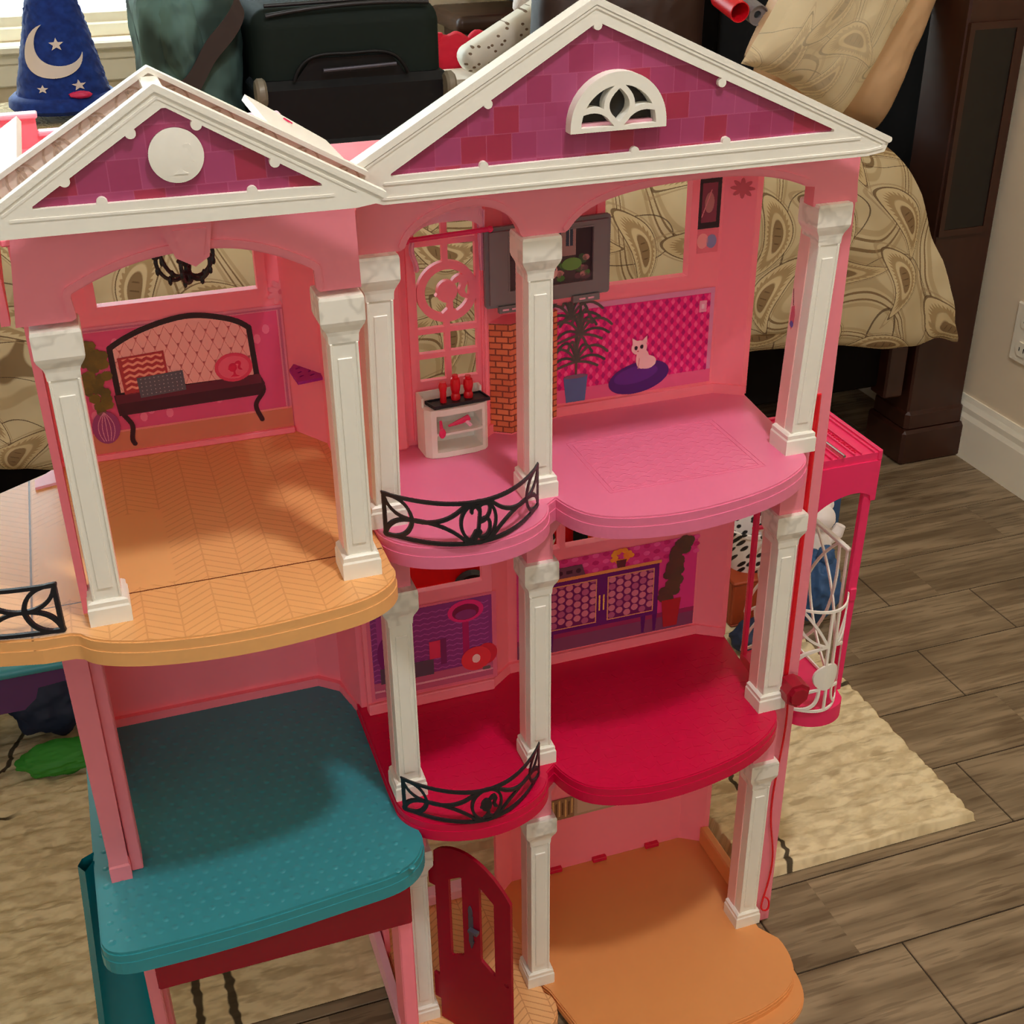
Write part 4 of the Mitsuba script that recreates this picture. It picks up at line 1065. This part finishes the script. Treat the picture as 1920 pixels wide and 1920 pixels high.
# top floor, wide bay: harlequin paper, plant, purple bean bag with a white cat
pr = Print(flat(YW - .0006))
pr.add(sbox(.066, .6475, .241, .748), (214, 132, 170)); pr.add(sbox(.066, .661, .2365, .7425), (226, 30, 118), 1)
for i in range(26):
    for j in range(12):
        cx, cz = .07 + .0066 * i, .6645 + .0066 * j * 1.02
        dm = Polygon([(cx - .0024, cz), (cx, cz - .0040), (cx + .0024, cz), (cx, cz + .0040)])
        pr.add(dm.intersection(sbox(.066, .661, .2365, .7425)), (176, 18, 104) if (i + j) % 2 else (244, 84, 146), 2)
pr.add(sbox(.066, .6475, .241, .6615), (228, 92, 138), 2)
pr.add(sbox(.2245, .7235, .2325, .7355), (236, 150, 180), 3); pr.add(sbox(.2268, .727, .2300, .732), (244, 200, 214), 4)
pr.add(Polygon([(.0835, .6475), (.1035, .6475), (.106, .6745), (.0805, .6745)]), (82, 102, 150), 4); pr.add(ell((.0933, .6745), .0127, .0022), (120, 84, 110), 5)
for q in (.690, .7175, .735):
    cxx = .0935 + (.004 if q == .7175 else -.006 if q > .73 else 0)
    for k in range(11):
        a = math.radians(-20 + 22 * k); L = .024 + .006 * ((k * 7) % 3)
        e = (cxx + L * math.cos(a), q + .6 * L * math.sin(a) - .002)
        m_ = (cxx + .55 * L * math.cos(a), q + .75 * L * math.sin(a) + .004)
        pr.add(LineString(curve([(cxx, q), m_, e], 9)).buffer(.0013).intersection(sbox(.066, .648, .24, .752)), (62, 66, 62) if k % 2 else (84, 76, 70), 5)
pr.add(LineString([(.0935, .675), (.0945, .715)]).buffer(.0012), (90, 70, 60), 4)
pr.add(affinity.rotate(ell((.1615, .6635), .033, .0165, 40), 8), (74, 26, 110), 5); pr.add(affinity.rotate(ell((.158, .667), .024, .009, 30), 8), (92, 36, 132), 6)
for s_, c_ in (((.1605, .6955), (.0085, .0075)), ((.1645, .683), (.0072, .0105)), ((.1695, .679), (.0100, .0072))): pr.add(ell(s_, *c_), (246, 196, 200), 7)
pr.add([(.1535, .699), (.1525, .7065), (.1585, .7025)], (246, 196, 200), 7); pr.add([(.1635, .7025), (.1685, .707), (.1688, .699)], (246, 196, 200), 7)
pr.add(ell((.1570, .6955), .0018, .0022), (40, 22, 40), 8); pr.add(ell((.1632, .6962), .0018, .0022), (40, 22, 40), 8); pr.add(ell((.1592, .6918), .001, .0007), (200, 90, 110), 8)
pr.add(LineString([(.1600, .6735), (.1610, .684)]).buffer(.0005), (214, 140, 150), 8)
pr.build('wall_sticker', w3, 'printed plant, white cat on a purple bean bag and harlequin wallpaper')
pr = Print(flat(YW - .0006))
pr.add(sbox(.2165, .808, .2405, .858), (40, 26, 34)); pr.add(sbox(.2205, .814, .2365, .852), (120, 50, 70), 1); pr.add(ell((.2285, .833), .005, .010), (170, 110, 110), 2); pr.add(LineString([(.221, .82), (.230, .845)]).buffer(.0006), (200, 120, 130), 3)
pr.build('wall_sticker', w3, 'small dark framed picture')
pr = Print(flat(YW - .0006))
pr.add(sbox(.2165, .784, .2405, .807), (222, 108, 124)); pr.add(ell((.2235, .796), .0060, .0075), (236, 150, 150), 1); pr.add(ell((.2330, .795), .0056, .0068), (130, 128, 168), 1)
pr.build('wall_sticker', w3, 'pink and blue balls on a small shelf')
# second floor, wide bay: purple cabinet, radio, flowers, tree
pr = Print(flat(YW - .0006))
pr.add(sbox(.030, .3485, .2415, .4655), (216, 56, 132)); 
for i in range(18):
    for j in range(3): pr.add(ell((.036 + .012 * i, .445 + .009 * j), .0042, .0030, 8), (232, 86, 156) if (i + j) % 2 else (196, 34, 110), 1)
pr.add(sbox(.030, .3485, .2415, .366), (126, 62, 100), 1); pr.add(sbox(.030, .366, .2415, .372), (150, 40, 90), 1)
pr.add(sbox(.036, .372, .196, .4385), (98, 22, 104), 2); pr.add(sbox(.034, .4385, .1985, .4425), (224, 142, 80), 3)
for x in (.04, .066, .176, .190): pr.add(Polygon([(x, .372), (x + .006, .372), (x + .0045, .350), (x + .0015, .350)]), (92, 20, 100), 2)
for x0 in (.066, .1345):
    pr.add(sbox(x0, .377, x0 + .056, .4335), (214, 140, 108), 3); pr.add(sbox(x0 + .0015, .3785, x0 + .0545, .432), (110, 30, 92), 4)
    for i in range(6):
        for j in range(6):
            pr.add(ell((x0 + .0055 + .0092 * i, .383 + .0092 * j + (.0046 if i % 2 else 0)), .0042, .0042, 12).intersection(sbox(x0 + .0015, .3785, x0 + .0545, .432)), (206, 116, 142) if (i * 3 + j) % 4 else (176, 84, 128), 5)
for x in (.1245, .1295): pr.add(sbox(x, .392, x + .0018, .412), (236, 176, 96), 4)
pr.add(Polygon([(.071, .4425), (.073, .456), (.104, .456), (.108, .4425)]), (106, 62, 84), 4); pr.add(ell((.079, .449), .003, .003), (60, 30, 50), 5); pr.add(ell((.1, .449), .003, .003), (60, 30, 50), 5); pr.add(sbox(.086, .447, .093, .451), (60, 30, 50), 5)
for q in range(16): pr.add(ell((.150 + .013 * math.cos(q * 2.4) * (.4 + .04 * q), .457 + .007 * math.sin(q * 2.4)), .0035, .003, 10), (238, 128 + 6 * (q % 5), 50), 4)
pr.add(Polygon([(.1455, .4425), (.144, .452), (.156, .452), (.1545, .4425)]), (96, 40, 50), 5)
for q in range(44):
    a = rng.random(2); hgt_ = q / 44
    pr.add(ell((.208 + .016 * hgt_ + .016 * (a[0] - .5), .388 + .076 * hgt_), .007, .006, 10), (78 + int(20 * a[1]), 54 + int(14 * a[0]), 50), 5)
pr.add(Polygon([(.204, .352), (.221, .352), (.2245, .388), (.2005, .388)]), (176, 34, 44), 6)
pr.build('wall_sticker', w2, 'printed purple cabinet with round lattice doors, radio, flowers and tree')
# second floor, narrow bay: bathroom print
pr = Print(flat(.135 - .0006))
pr.add(sbox(-.138, .349, .0, .4575), (226, 104, 132)); pr.add(sbox(-.134, .353, -.005, .4545), (136, 50, 122), 1)
for j in range(13):
    pr.add(LineString([(-.134 + .0043 * i, .368 + .0065 * j + (.0018 if i % 2 else 0)) for i in range(30)]).buffer(.0006), (172, 78, 152), 2)
pr.add(sbox(-.134, .353, -.005, .372), (190, 84, 120), 3); pr.add(sbox(-.134, .360, -.005, .3625), (226, 150, 170), 4)
pr.add(sbox(-.0375, .378, -.0305, .436), (170, 28, 96), 3); pr.add(ell((-.0335, .4405), .0195, .0135), (224, 40, 120), 4); pr.add(ell((-.0335, .4395), .0145, .0095), (122, 24, 66), 5); pr.add(ell((-.0335, .4365), .0115, .0058), (136, 50, 112), 6)
pr.add(ell((-.0235, .3785), .0165, .0150), (228, 52, 66), 5); pr.add(ell((-.0120, .382), .012, .0135), (206, 40, 60), 4); pr.add(ell((-.0235, .3785), .0045, .0055), (240, 190, 190), 6); pr.add(sbox(-.0165, .362, -.008, .366), (110, 84, 90), 5)
pr.add(sbox(-.128, .395, -.108, .452), (166, 62, 140), 3); pr.add(sbox(-.118, .432, -.108, .447), (214, 120, 150), 4); pr.add(sbox(-.127, .37, -.07, .389), (88, 66, 86), 5); pr.add(ell((-.118, .406), .011, .022), (118, 30, 104), 4); pr.add(sbox(-.074, .389, -.062, .411), (218, 50, 90), 5); pr.add(sbox(-.062, .38, -.0555, .412), (118, 36, 92), 4)
pr.add(ell((-.112, .362), .011, .007), (96, 50, 84), 6)
nbk = [k for k in scene if k.startswith(D + '__back_wall')]
pr.build('wall_sticker', 'dollhouse__back_wall_003', 'printed purple bathroom with round mirror and red seat')
# ground floor sticker: grey window print and dark stains of a plant
pr = Print(flat(YW - .0006))
pr.add(sbox(.060, .101, .168, .1335), (170, 142, 118)); pr.add(sbox(.060, .101, .1, .1335), (140, 108, 78), 1)
for q in range(9): pr.add(sbox(.064 + .004 * q, .104 + .002 * (q % 3), .066 + .004 * q, .131 - .004 * (q % 2)), (92, 66, 40) if q % 2 else (206, 170, 110), 2)
pr.add(sbox(.104, .1045, .164, .1305), (190, 160, 138), 1)
pr.build('wall_sticker', w1, 'beige printed kitchen sticker')
# left wing: tufted sofa
pr = Print(flat(YWL - .0006))
pr.add(sbox(-.374, ZL + .006, -.1765, .7595), (224, 130, 152)); pr.add(sbox(-.370, .655, -.182, .7545), (216, 76, 122), 1)
for q in range(40):
    a = rng.random(2); pr.add(ell((-.366 + .18 * a[0], .66 + .09 * a[1]), .0035, .005, 10).intersection(sbox(-.370, .655, -.182, .7545)), (234, 116, 150), 2)
pr.add(sbox(-.374, ZL + .006, -.1765, .655), (206, 118, 92), 2); pr.add(sbox(-.374, .6545, -.1765, .6565), (232, 130, 130), 3)
pr.add(sbox(-.1805, .655, -.1785, .757), (190, 96, 128), 3); pr.add(sbox(-.374, .7555, -.1765, .7572), (190, 96, 128), 3)
back_ = Polygon([tuple(q) for q in curve([(-.336, .738), (-.318, .7475), (-.285, .7575), (-.262, .760), (-.238, .756), (-.2165, .7475), (-.209, .7415)], 30)] + [(-.2065, .691), (-.335, .691)])
pr.add(back_.buffer(.0024), (40, 16, 28), 4); pr.add(back_.buffer(-.0028), (240, 170, 164), 5)
for j in range(6):
    for i in range(13):
        cx, cz = -.338 + .0105 * i + (.00525 if j % 2 else 0), .690 + .0105 * j
        pr.add(Polygon([(cx - .0012, cz + .003), (cx + .0012, cz + .003), (cx + .0004, cz - .0005), (cx - .0004, cz - .0005)]).intersection(back_.buffer(-.003)), (176, 84, 90), 6)
        pr.add(LineString([(cx, cz), (cx + .00525, cz + .0105)]).buffer(.00025).intersection(back_.buffer(-.003)), (206, 116, 116), 6)
        pr.add(LineString([(cx, cz), (cx - .00525, cz + .0105)]).buffer(.00025).intersection(back_.buffer(-.003)), (206, 116, 116), 6)
pr.add(Polygon([(-.339, .692), (-.337, .671), (-.205, .673), (-.200, .684), (-.204, .694)]), (64, 14, 36), 7); pr.add(Polygon([(-.338, .692), (-.337, .683), (-.203, .685), (-.204, .6945)]), (92, 24, 48), 8)
for pts in ([(-.334, .678), (-.331, .668), (-.327, .660), (-.3285, .650), (-.3275, .641)], [(-.2035, .684), (-.2035, .674), (-.2105, .664), (-.2095, .655), (-.2065, .647)]):
    pr.add(LineString(curve(pts, 16)).buffer(.0022), (52, 12, 26), 7)
sq = affinity.rotate(sbox(-.330, .692, -.288, .729), 3)
pr.add(sq, (172, 52, 60), 8)
for j in range(6):
    zl = [(-.326 + .0042 * i, .6965 + .0058 * j + (.0022 if i % 2 else 0)) for i in range(10)]
    pr.add(LineString(zl).buffer(.0011).intersection(sq.buffer(-.002)), (238, 150, 134), 9)
gc = affinity.rotate(sbox(-.316, .6875, -.274, .7075), 3); pr.add(gc, (88, 82, 94), 10)
for i in range(10):
    for j in range(5): pr.add(ell((-.313 + .004 * i, .6895 + .0038 * j + .0001 * i), .0006, .0006, 6), (170, 160, 168), 11)
pr.add(ell((-.2275, .7045), .0178, .0145), (222, 60, 96), 9); pr.add(ell((-.2275, .7045), .0145, .0115), (234, 92, 122), 10); pr.add(headlogo((-.2285, .7045), .0095), (214, 30, 76), 11)
for q in range(46):
    a = rng.random(3); pr.add(ell((-.362 + .020 * a[0] , .678 + .066 * a[1]), .004 + .002 * a[2], .005, 8), (84 + int(34 * a[2]), 74 + int(22 * a[2]), 36), 9)
pr.add(ell((-.3505, .6615), .0125, .0165), (150, 60, 116), 9)
for q in range(5): pr.add(LineString(curve([(-.3505, .677), (-.3505 + .0035 * (q - 2), .664), (-.3505 + .002 * (q - 2), .648)], 8)).buffer(.0004), (206, 130, 160), 10)
pr.build('wall_sticker', LW, 'printed tufted pink sofa with cushions and a plant in a purple vase')
pr = Print(flat(YWL - .0006))
fl = unary_union([affinity.rotate(ell((-.176 + .006, .772), .0075, .0028, 12), a, origin=(-.176, .772)) for a in range(0, 360, 40)])
pr.add(fl, (226, 132, 146)); pr.add(ell((-.176, .772), .0025, .0025, 10), (206, 96, 116), 1)
pr.build('wall_sticker', LW, 'pale pink flower sticker')
pr = Print(lambda u, v, w: np.stack([u, .1465 - w - (u - .258) * .65, v], 1))
fl = unary_union([affinity.rotate(ell((.2625, .846), .0055, .002, 12), a, origin=(.258, .846)) for a in range(0, 360, 45)])
pr.add(fl, (190, 84, 96)); pr.build('wall_sticker', D, 'small flower sticker in the corner')
pr = Print(lambda u, v, w: np.stack([.2445 - w * 0 + u * 0 - .0003 - w, .012 + u, v], 1))
pr.add(Polygon([(-.002, .768), (.0, .776), (.004, .774), (.006, .762), (.0025, .752), (-.001, .760)]), (196, 90, 110)); pr.add(ell((.002, .758), .003, .003), (96, 90, 160), 1); pr.add(LineString([(.002, .776), (.004, .790)]).buffer(.0006), (110, 50, 60), 1)
pr.build('column_sticker', D, 'small cupcake sticker on the right column')

# ------------------------------------------------------------------ toys that stand in the house
tvk = thing('toy_television', 'grey toy television panel hanging in front of the top floor window', 'toy television')
TA, TB = np.array([-.0085, .118]), np.array([.1145, .124])
def tvf(u, v, w):
    d = (TB - TA) / np.linalg.norm(TB - TA); n = np.array([d[1], -d[0]])
    p = TA[None] + u[:, None] * d + w[:, None] * n
    return np.stack([p[:, 0], p[:, 1], v], 1)
W_ = .123
body = sbox(0, .768, W_, .842).buffer(-.003).buffer(.003)
scr = sbox(.0225, .783, .1045, .833)
add('casing', cat(warp(body, .004, lambda u, v, w: tvf(u, v, w - .006)), warp(body.buffer(-.0035).difference(scr), .003, lambda u, v, w: tvf(u, v, w - .002)), warp(scr.buffer(.0015).difference(scr), .001, lambda u, v, w: tvf(u, v, w + .0005))), 'm_grey', tvk)
add('clip', cat(warp(sbox(.012, .763, .036, .7695), .005, lambda u, v, w: tvf(u, v, w - .004)), warp(sbox(.085, .763, .112, .7695), .005, lambda u, v, w: tvf(u, v, w - .004))), 'm_grey', tvk)
for x in (.015, .024, .091, .100): add('clip_slot', warp(sbox(x, .7655, x + .006, .767), .001, lambda u, v, w: tvf(u, v, w + .001)), 'm_palepink', tvk)
pr = Print(lambda u, v, w: tvf(u, v, w - .0018))
pr.add(scr, (70, 52, 58)); pr.add(sbox(.055, .808, .088, .833), (150, 120, 118), 1)
for x in (.066, .078): pr.add(sbox(x, .817, x + .007, .833), (46, 56, 74), 2); pr.add(sbox(x + .003, .817, x + .004, .833), (150, 140, 140), 3)
pr.add(sbox(.088, .79, .1045, .833), (44, 26, 36), 1); pr.add(sbox(.0225, .81, .055, .833), (62, 42, 50), 1)
for q in range(40):
    a = rng.random(3); pr.add(ell((.026 + .075 * a[0], .787 + .02 * a[1]), .004 * (.4 + a[2]), .003, 9).intersection(scr), [(70, 110, 56), (140, 84, 96), (52, 76, 50), (176, 120, 120), (96, 60, 72)][q % 5], 2)
pr.add(ell((.084, .8), .010, .006), (98, 140, 70), 3); pr.add(ell((.062, .795), .008, .008), (206, 160, 156), 3); pr.add(sbox(.066, .796, .068, .815), (60, 50, 96), 4)
pr.build('screen', tvk, 'picture of a house and garden on the screen')

vk = thing('toy_vanity', 'white toy vanity with two open shelves, standing on the pink top floor', 'toy vanity')
VX, VY, VZ = -.043, .1185, Z3 + .0004
def vfoot(s=1.0): return Polygon([(-.031 * s, .026), (-.031 * s, -.012 * s), (-.026 * s, -.0205 * s), (-.014 * s, -.0245 * s), (.016 * s, -.0245 * s), (.027 * s, -.020 * s), (.031 * s, -.012 * s), (.031 * s, .026)])
MV = trimesh.transformations.rotation_matrix(math.radians(3), [0, 0, 1]); MV[:3, 3] = [VX, VY, VZ]
SV = np.diag([1, .60, .86, 1.0])
def vput(m): m = m.copy(); m.apply_transform(MV @ SV); return m
inner = sbox(-.021, -.03, .024, .018)
shell = cat(xy(vfoot(), 0, .006), xy(vfoot().difference(inner), .006, .026), xy(vfoot(), .026, .0285), xy(vfoot().difference(inner), .0285, .049), xy(vfoot(), .049, .056))
add('body', vput(shell), 'm_white', vk, 20)
add('backsplash', vput(cat(xy(Polygon([(-.031, .026), (-.031, -.002), (-.029, -.002), (-.029, .024), (.029, .024), (.029, .012), (.031, .012), (.031, .026)]), .056, .066))), 'm_white', vk)
tk_ = thing('toy_tray', 'black toy tray on top of the white vanity', 'toy tray')
add('plate', vput(cat(xy(Polygon([(-.022, -.020), (.033, -.018), (.030, .012), (-.026, .008)]), .0565, .0585), xy(Polygon([(-.022, -.020), (.033, -.018), (.030, .012), (-.026, .008)]).difference(Polygon([(-.022, -.020), (.033, -.018), (.030, .012), (-.026, .008)]).buffer(-.0012)), .0585, .0602))), 'm_black', tk_)
for q, (x, y, hh, tx) in enumerate(((-.010, -.003, .020, 'red toy bottle at the left end of the black tray'), (.003, .001, .024, 'tallest red toy bottle in the middle of the black tray'), (.0155, .001, .0215, 'red toy bottle at the right end of the black tray'))):
    o = thing('toy_bottle', tx, 'toy bottle', 'red bottles on the black tray')
    prf = [(0, 0), (.0042, 0), (.0046, .003), (.0034, .006), (.0044, .010), (.0048, hh * .62), (.0040, hh * .85), (.0026, hh * .9), (.0028, hh), (0, hh)] if q else [(0, 0), (.0030, 0), (.0030, .010), (.0036, .013), (.0040, hh * .8), (.0030, hh * .92), (.0032, hh), (0, hh)]
    m = lathe(prf, 20, (x, y * .6, .0586 * .86)); m.apply_transform(MV); add('body', m, 'm_red', o, 35)
o = thing('toy_hair_dryer', 'pink toy hair dryer lying on the upper shelf of the vanity', 'toy hair dryer')
add('barrel', vput(tube([(-.009, -.018, .0345), (.004, -.017, .0375), (.012, -.016, .040)], [.0012, .0032, .0036])), 'm_hot', o, 40)
add('handle', vput(tube([(.008, -.017, .0385), (.013, -.02, .031)], [.0022, .0018])), 'm_palepink', o, 40)
o = thing('toy_hair_brush', 'pink toy brush standing at the left of the vanity shelves', 'toy brush')
add('handle', vput(tube([(-.0175, -.0235, .044), (-.017, -.0245, .034)], [.0013, .0018])), 'm_hot', o, 40)
add('head', vput(blob((-.0165, -.0255, .0295), (.0034, .0018, .0060), 0, 1, 2)), 'm_hot', o, True)

# ------------------------------------------------------------------ toys heaped behind and beside the house
bsdf('m_bright_red', (222, 20, 26), .35); bsdf('m_violet', (74, 34, 86), .5); bsdf('m_blue', (44, 78, 120), .6); bsdf('m_navy', (24, 34, 60), .7); bsdf('m_rust', (150, 56, 20), .6)
bsdf('m_green', (44, 130, 36), .6); bsdf('m_cream', (220, 208, 200), .6); bsdf('m_orange_toy', (232, 96, 24), .5); bsdf('m_lilac', (178, 130, 170), .5); bsdf('m_slate', (52, 60, 64), .6)
def dots(p, n, uv):
    a, b, c = voronoi(p.x / .016, (p.y + p.z) / .014)
    return mix(lin((222, 212, 208)), lin((20, 16, 18)), 1 - smoothstep(.24, .3, a))
bsdf('m_dots', PROC(dots), .6)
def zebra(p, n, uv):
    return mix(lin((26, 20, 22)), lin((216, 206, 196)), smoothstep(.62, .68, noise(p.x * 60 + p.z * 120, p.y * 20)))
bsdf('m_zebra', PROC(zebra), .6)
RZ = .0185
o = thing('toy_car', 'red toy car with a black wheel, seen through the window behind the narrow middle floor', 'toy car')
def carprof(x0, x1): return Polygon([(x0, .345), (x0 + .012, .372), (x0 + .06, .378), (x1 - .05, .384), (x1, .370), (x1, .345)])
add('body', cat(xz(carprof(-.11, .055), .33, .43), cbox(-.10, .05, .325, .44, .336, .352, .004)), 'm_bright_red', o)
for xx, yy in ((-.06, .327), (.03, .327), (-.06, .433), (.03, .433)):
    m = lathe([(0, -.006), (.018, -.006), (.022, 0), (.018, .006), (0, .006)], 28); m.apply_transform(trimesh.transformations.rotation_matrix(math.pi / 2, [1, 0, 0])); m.apply_translation([xx, yy, .343]); k_ = add('wheel', m, 'm_black', o, 35)
    m = lathe([(0, -.002), (.011, -.002), (.012, 0), (.011, .002), (0, .002)], 20); m.apply_transform(trimesh.transformations.rotation_matrix(math.pi / 2, [1, 0, 0])); m.apply_translation([xx, yy + (-.006 if yy < .4 else .006), .343]); add('hub', m, 'm_cream', k_, 35)
add('seat', blob((-.005, .37, .395), (.030, .022, .022), .2, 2, 3, 4), 'm_violet', o, True)
tyre = lathe([(.010, -.008), (.022, -.008), (.026, -.004), (.026, .004), (.022, .008), (.010, .008), (.010, -.008)], 32)
M = trimesh.transformations.rotation_matrix(math.radians(68), [1, .5, 0]); M[:3, 3] = [-.056, .352, .402]; tyre.apply_transform(M)
o = thing('toy_ring', 'black toy ring with white edge lying on the red car', 'toy ring')
add('band', tyre, 'm_black', o, 35)
m = lathe([(.022, -.0095), (.027, -.006), (.0272, -.002), (.022, -.002)], 32); m.apply_transform(M); add('edge', m, 'm_cream', o, 35)
o = thing('toy_box', 'low storage bench that holds the toys behind the dollhouse', 'toy bench')
add('top', cbox(-.14, .34, .30, .56, .302, .319, .004), 'm_underbed', o)
for xx, yy in ((-.13, .31), (.32, .31), (-.13, .54), (.32, .54)): add('leg', cbox(xx, xx + .015, yy, yy + .015, RZ - .003, .304, .002), 'm_underbed', o)
o = thing('toy_shoe', 'black and white striped toy shoe seen through the middle floor window', 'toy shoe')
add('body', blob((.110, .36, .368), (.040, .030, .026), .1, 3, 3, 8), 'm_zebra', o, True)
add('sole', blob((.110, .36, .330), (.042, .032, .008), .02, 3, 3, 8), 'm_cream', o, True)
o = thing('toy_bag', 'bright red toy bag seen through the middle floor window', 'toy bag')
add('body', rbox(.125, .188, .38, .43, .319, .415, .012, 12), 'm_bright_red', o, 40); add('handle', tube(curve([(.14, .405, .411), (.145, .405, .435), (.17, .405, .435), (.176, .405, .411)], 16), .003), 'm_navy', o, 40)
o = thing('toy_figure', 'orange toy with blue cape seen through the middle floor window', 'toy figure')
add('body', tube([(.212, .36, .319), (.212, .36, .39), (.212, .36, .43)], [.014, .016, .010], 16), 'm_orange_toy', o, 40); add('cape', blob((.194, .372, .395), (.012, .012, .03), .1, 3, 2, 3), 'm_blue', o, True)
o = thing('toy_carton', 'pale grey toy carton seen through the middle floor window', 'toy carton')
add('body', cbox(.235, .31, .345, .42, .319, .420, .004), 'm_cream', o); add('lid', cbox(.233, .312, .343, .422, .420, .426, .002), 'm_grey', o)

# beyond the elevator
o = thing('toy_bottle', 'dark blue toy bottle standing on the floor beyond the elevator arch', 'toy bottle')
add('body', lathe([(0, 0), (.03, 0), (.033, .01), (.033, .11), (.02, .14), (.012, .15), (.012, .17), (0, .17)], 28, (.835, .80, 0)), 'm_slate', o, 35); add('label', lathe([(.0335, .03), (.0335, .10)], 28, (.835, .80, 0)), 'm_blue', o, True)
o = thing('plush_toy', 'white plush toy sitting beyond the elevator arch', 'plush toy')
add('body', blob((.735, .66, .062), (.030, .028, .058), .08, 3, 3, 11), 'm_plush_white', o, True); add('head', blob((.737, .655, .128), (.026, .024, .024), .06, 3, 3, 12), 'm_plush_white', o, True)
for xx in (.721, .753): add('ear', blob((xx, .655, .150), (.007, .006, .010), 0, 1, 2), 'm_plush_white', o, True)
add('arm', tube([(.755, .655, .085), (.772, .652, .095), (.777, .652, .108)], [.013, .012, .009]), 'm_plush_white', o, 40)
o = thing('cloth_bag', 'crumpled blue cloth bag beyond the elevator railing', 'bag')
add('body', blob((.672, .545, .072), (.036, .040, .062), .25, 3, 4, 21), 'm_blue', o, True); add('knot', blob((.674, .535, .135), (.014, .014, .018), .2, 4, 3, 22), 'm_blue', o, True)
o = thing('toy_bucket', 'white toy basket with black dots behind the elevator', 'toy basket')
add('body', lathe([(0, 0), (.034, 0), (.044, .07), (.041, .07), (.032, .004), (0, .004)], 32, (.580, .61, .100)), 'm_dots', o, 35); add('rim', lathe([(.041, .068), (.046, .068), (.046, .074), (.041, .074), (.041, .068)], 32, (.580, .61, .100)), 'm_dots', o, 35)
o = thing('toy_crate', 'rust brown toy crate under the dotted basket behind the elevator', 'toy crate')
add('body', cat(cbox(.53, .63, .56, .66, RZ - .002, .02, .002), cbox(.53, .63, .56, .566, .02, .094, .002), cbox(.53, .63, .654, .66, .02, .094, .002), cbox(.53, .536, .566, .654, .02, .094, .002), cbox(.624, .63, .566, .654, .02, .094, .002)), 'm_rust', o); add('lid', cbox(.528, .632, .558, .662, .094, .1, .002), 'm_rust', o)
tag(add('cloth_heap', blob((.555, .50, .034), (.055, .04, .024), .2, 3, 3, 31), 'm_navy', None, True), 'navy blue cloth heap on the rug behind the elevator', 'cloth')
o = thing('shoe', 'dark grey shoe standing behind the top of the elevator', 'shoe')
add('upper', blob((.60, .80, .09), (.05, .09, .06), .1, 2, 3, 41), 'm_slate', o, True); add('sole', blob((.60, .80, .030), (.052, .092, .018), .02, 2, 3, 41), 'm_black', o, True)
# left, beyond the wing
o = thing('toy_table', 'teal-topped toy table with a dark magenta skirt, behind the left wing', 'toy table')
add('top', rbox(-.78, -.432, .39, .62, .292, .305, .006, 12), 'm_teal', o, 40); add('skirt', xz(Polygon([(-.775, .294), (-.775, .245), (-.50, .245), (-.485, .258), (-.480, .272), (-.45, .275), (-.44, .262), (-.44, .294)]), .394, .40), 'm_violet', o)
for xx, yy in ((-.77, .40), (-.77, .60), (-.452, .60)): add('leg', cbox(xx, xx + .014, yy, yy + .014, RZ - .003, .294, .002), 'm_violet', o)
for cc, rr, mm, tx, ct in (((-.645, .64, .085), (.075, .06, .072), 'm_teal_plain', 'dark teal cloth lump under the toy table, leftmost of the heap', 'cloth'), ((-.495, .67, .078), (.065, .06, .062), 'm_navy', 'dark navy cloth lump under the toy table, beside the pink post', 'cloth'), ((-.490, .575, .030), (.058, .03, .020), 'm_green', 'bright green cloth roll on the rug under the toy table', 'cloth')):
    tag(add('cloth_lump', blob(cc, rr, .2, 3, 4, int(abs(cc[0] * 100))), mm, None, True), tx, ct)
tag(add('ball', blob((-.622, .56, .040), (.026, .026, .026), 0, 1, 3), 'm_bright_red', None, True), 'small red ball on the rug at the left edge', 'ball')
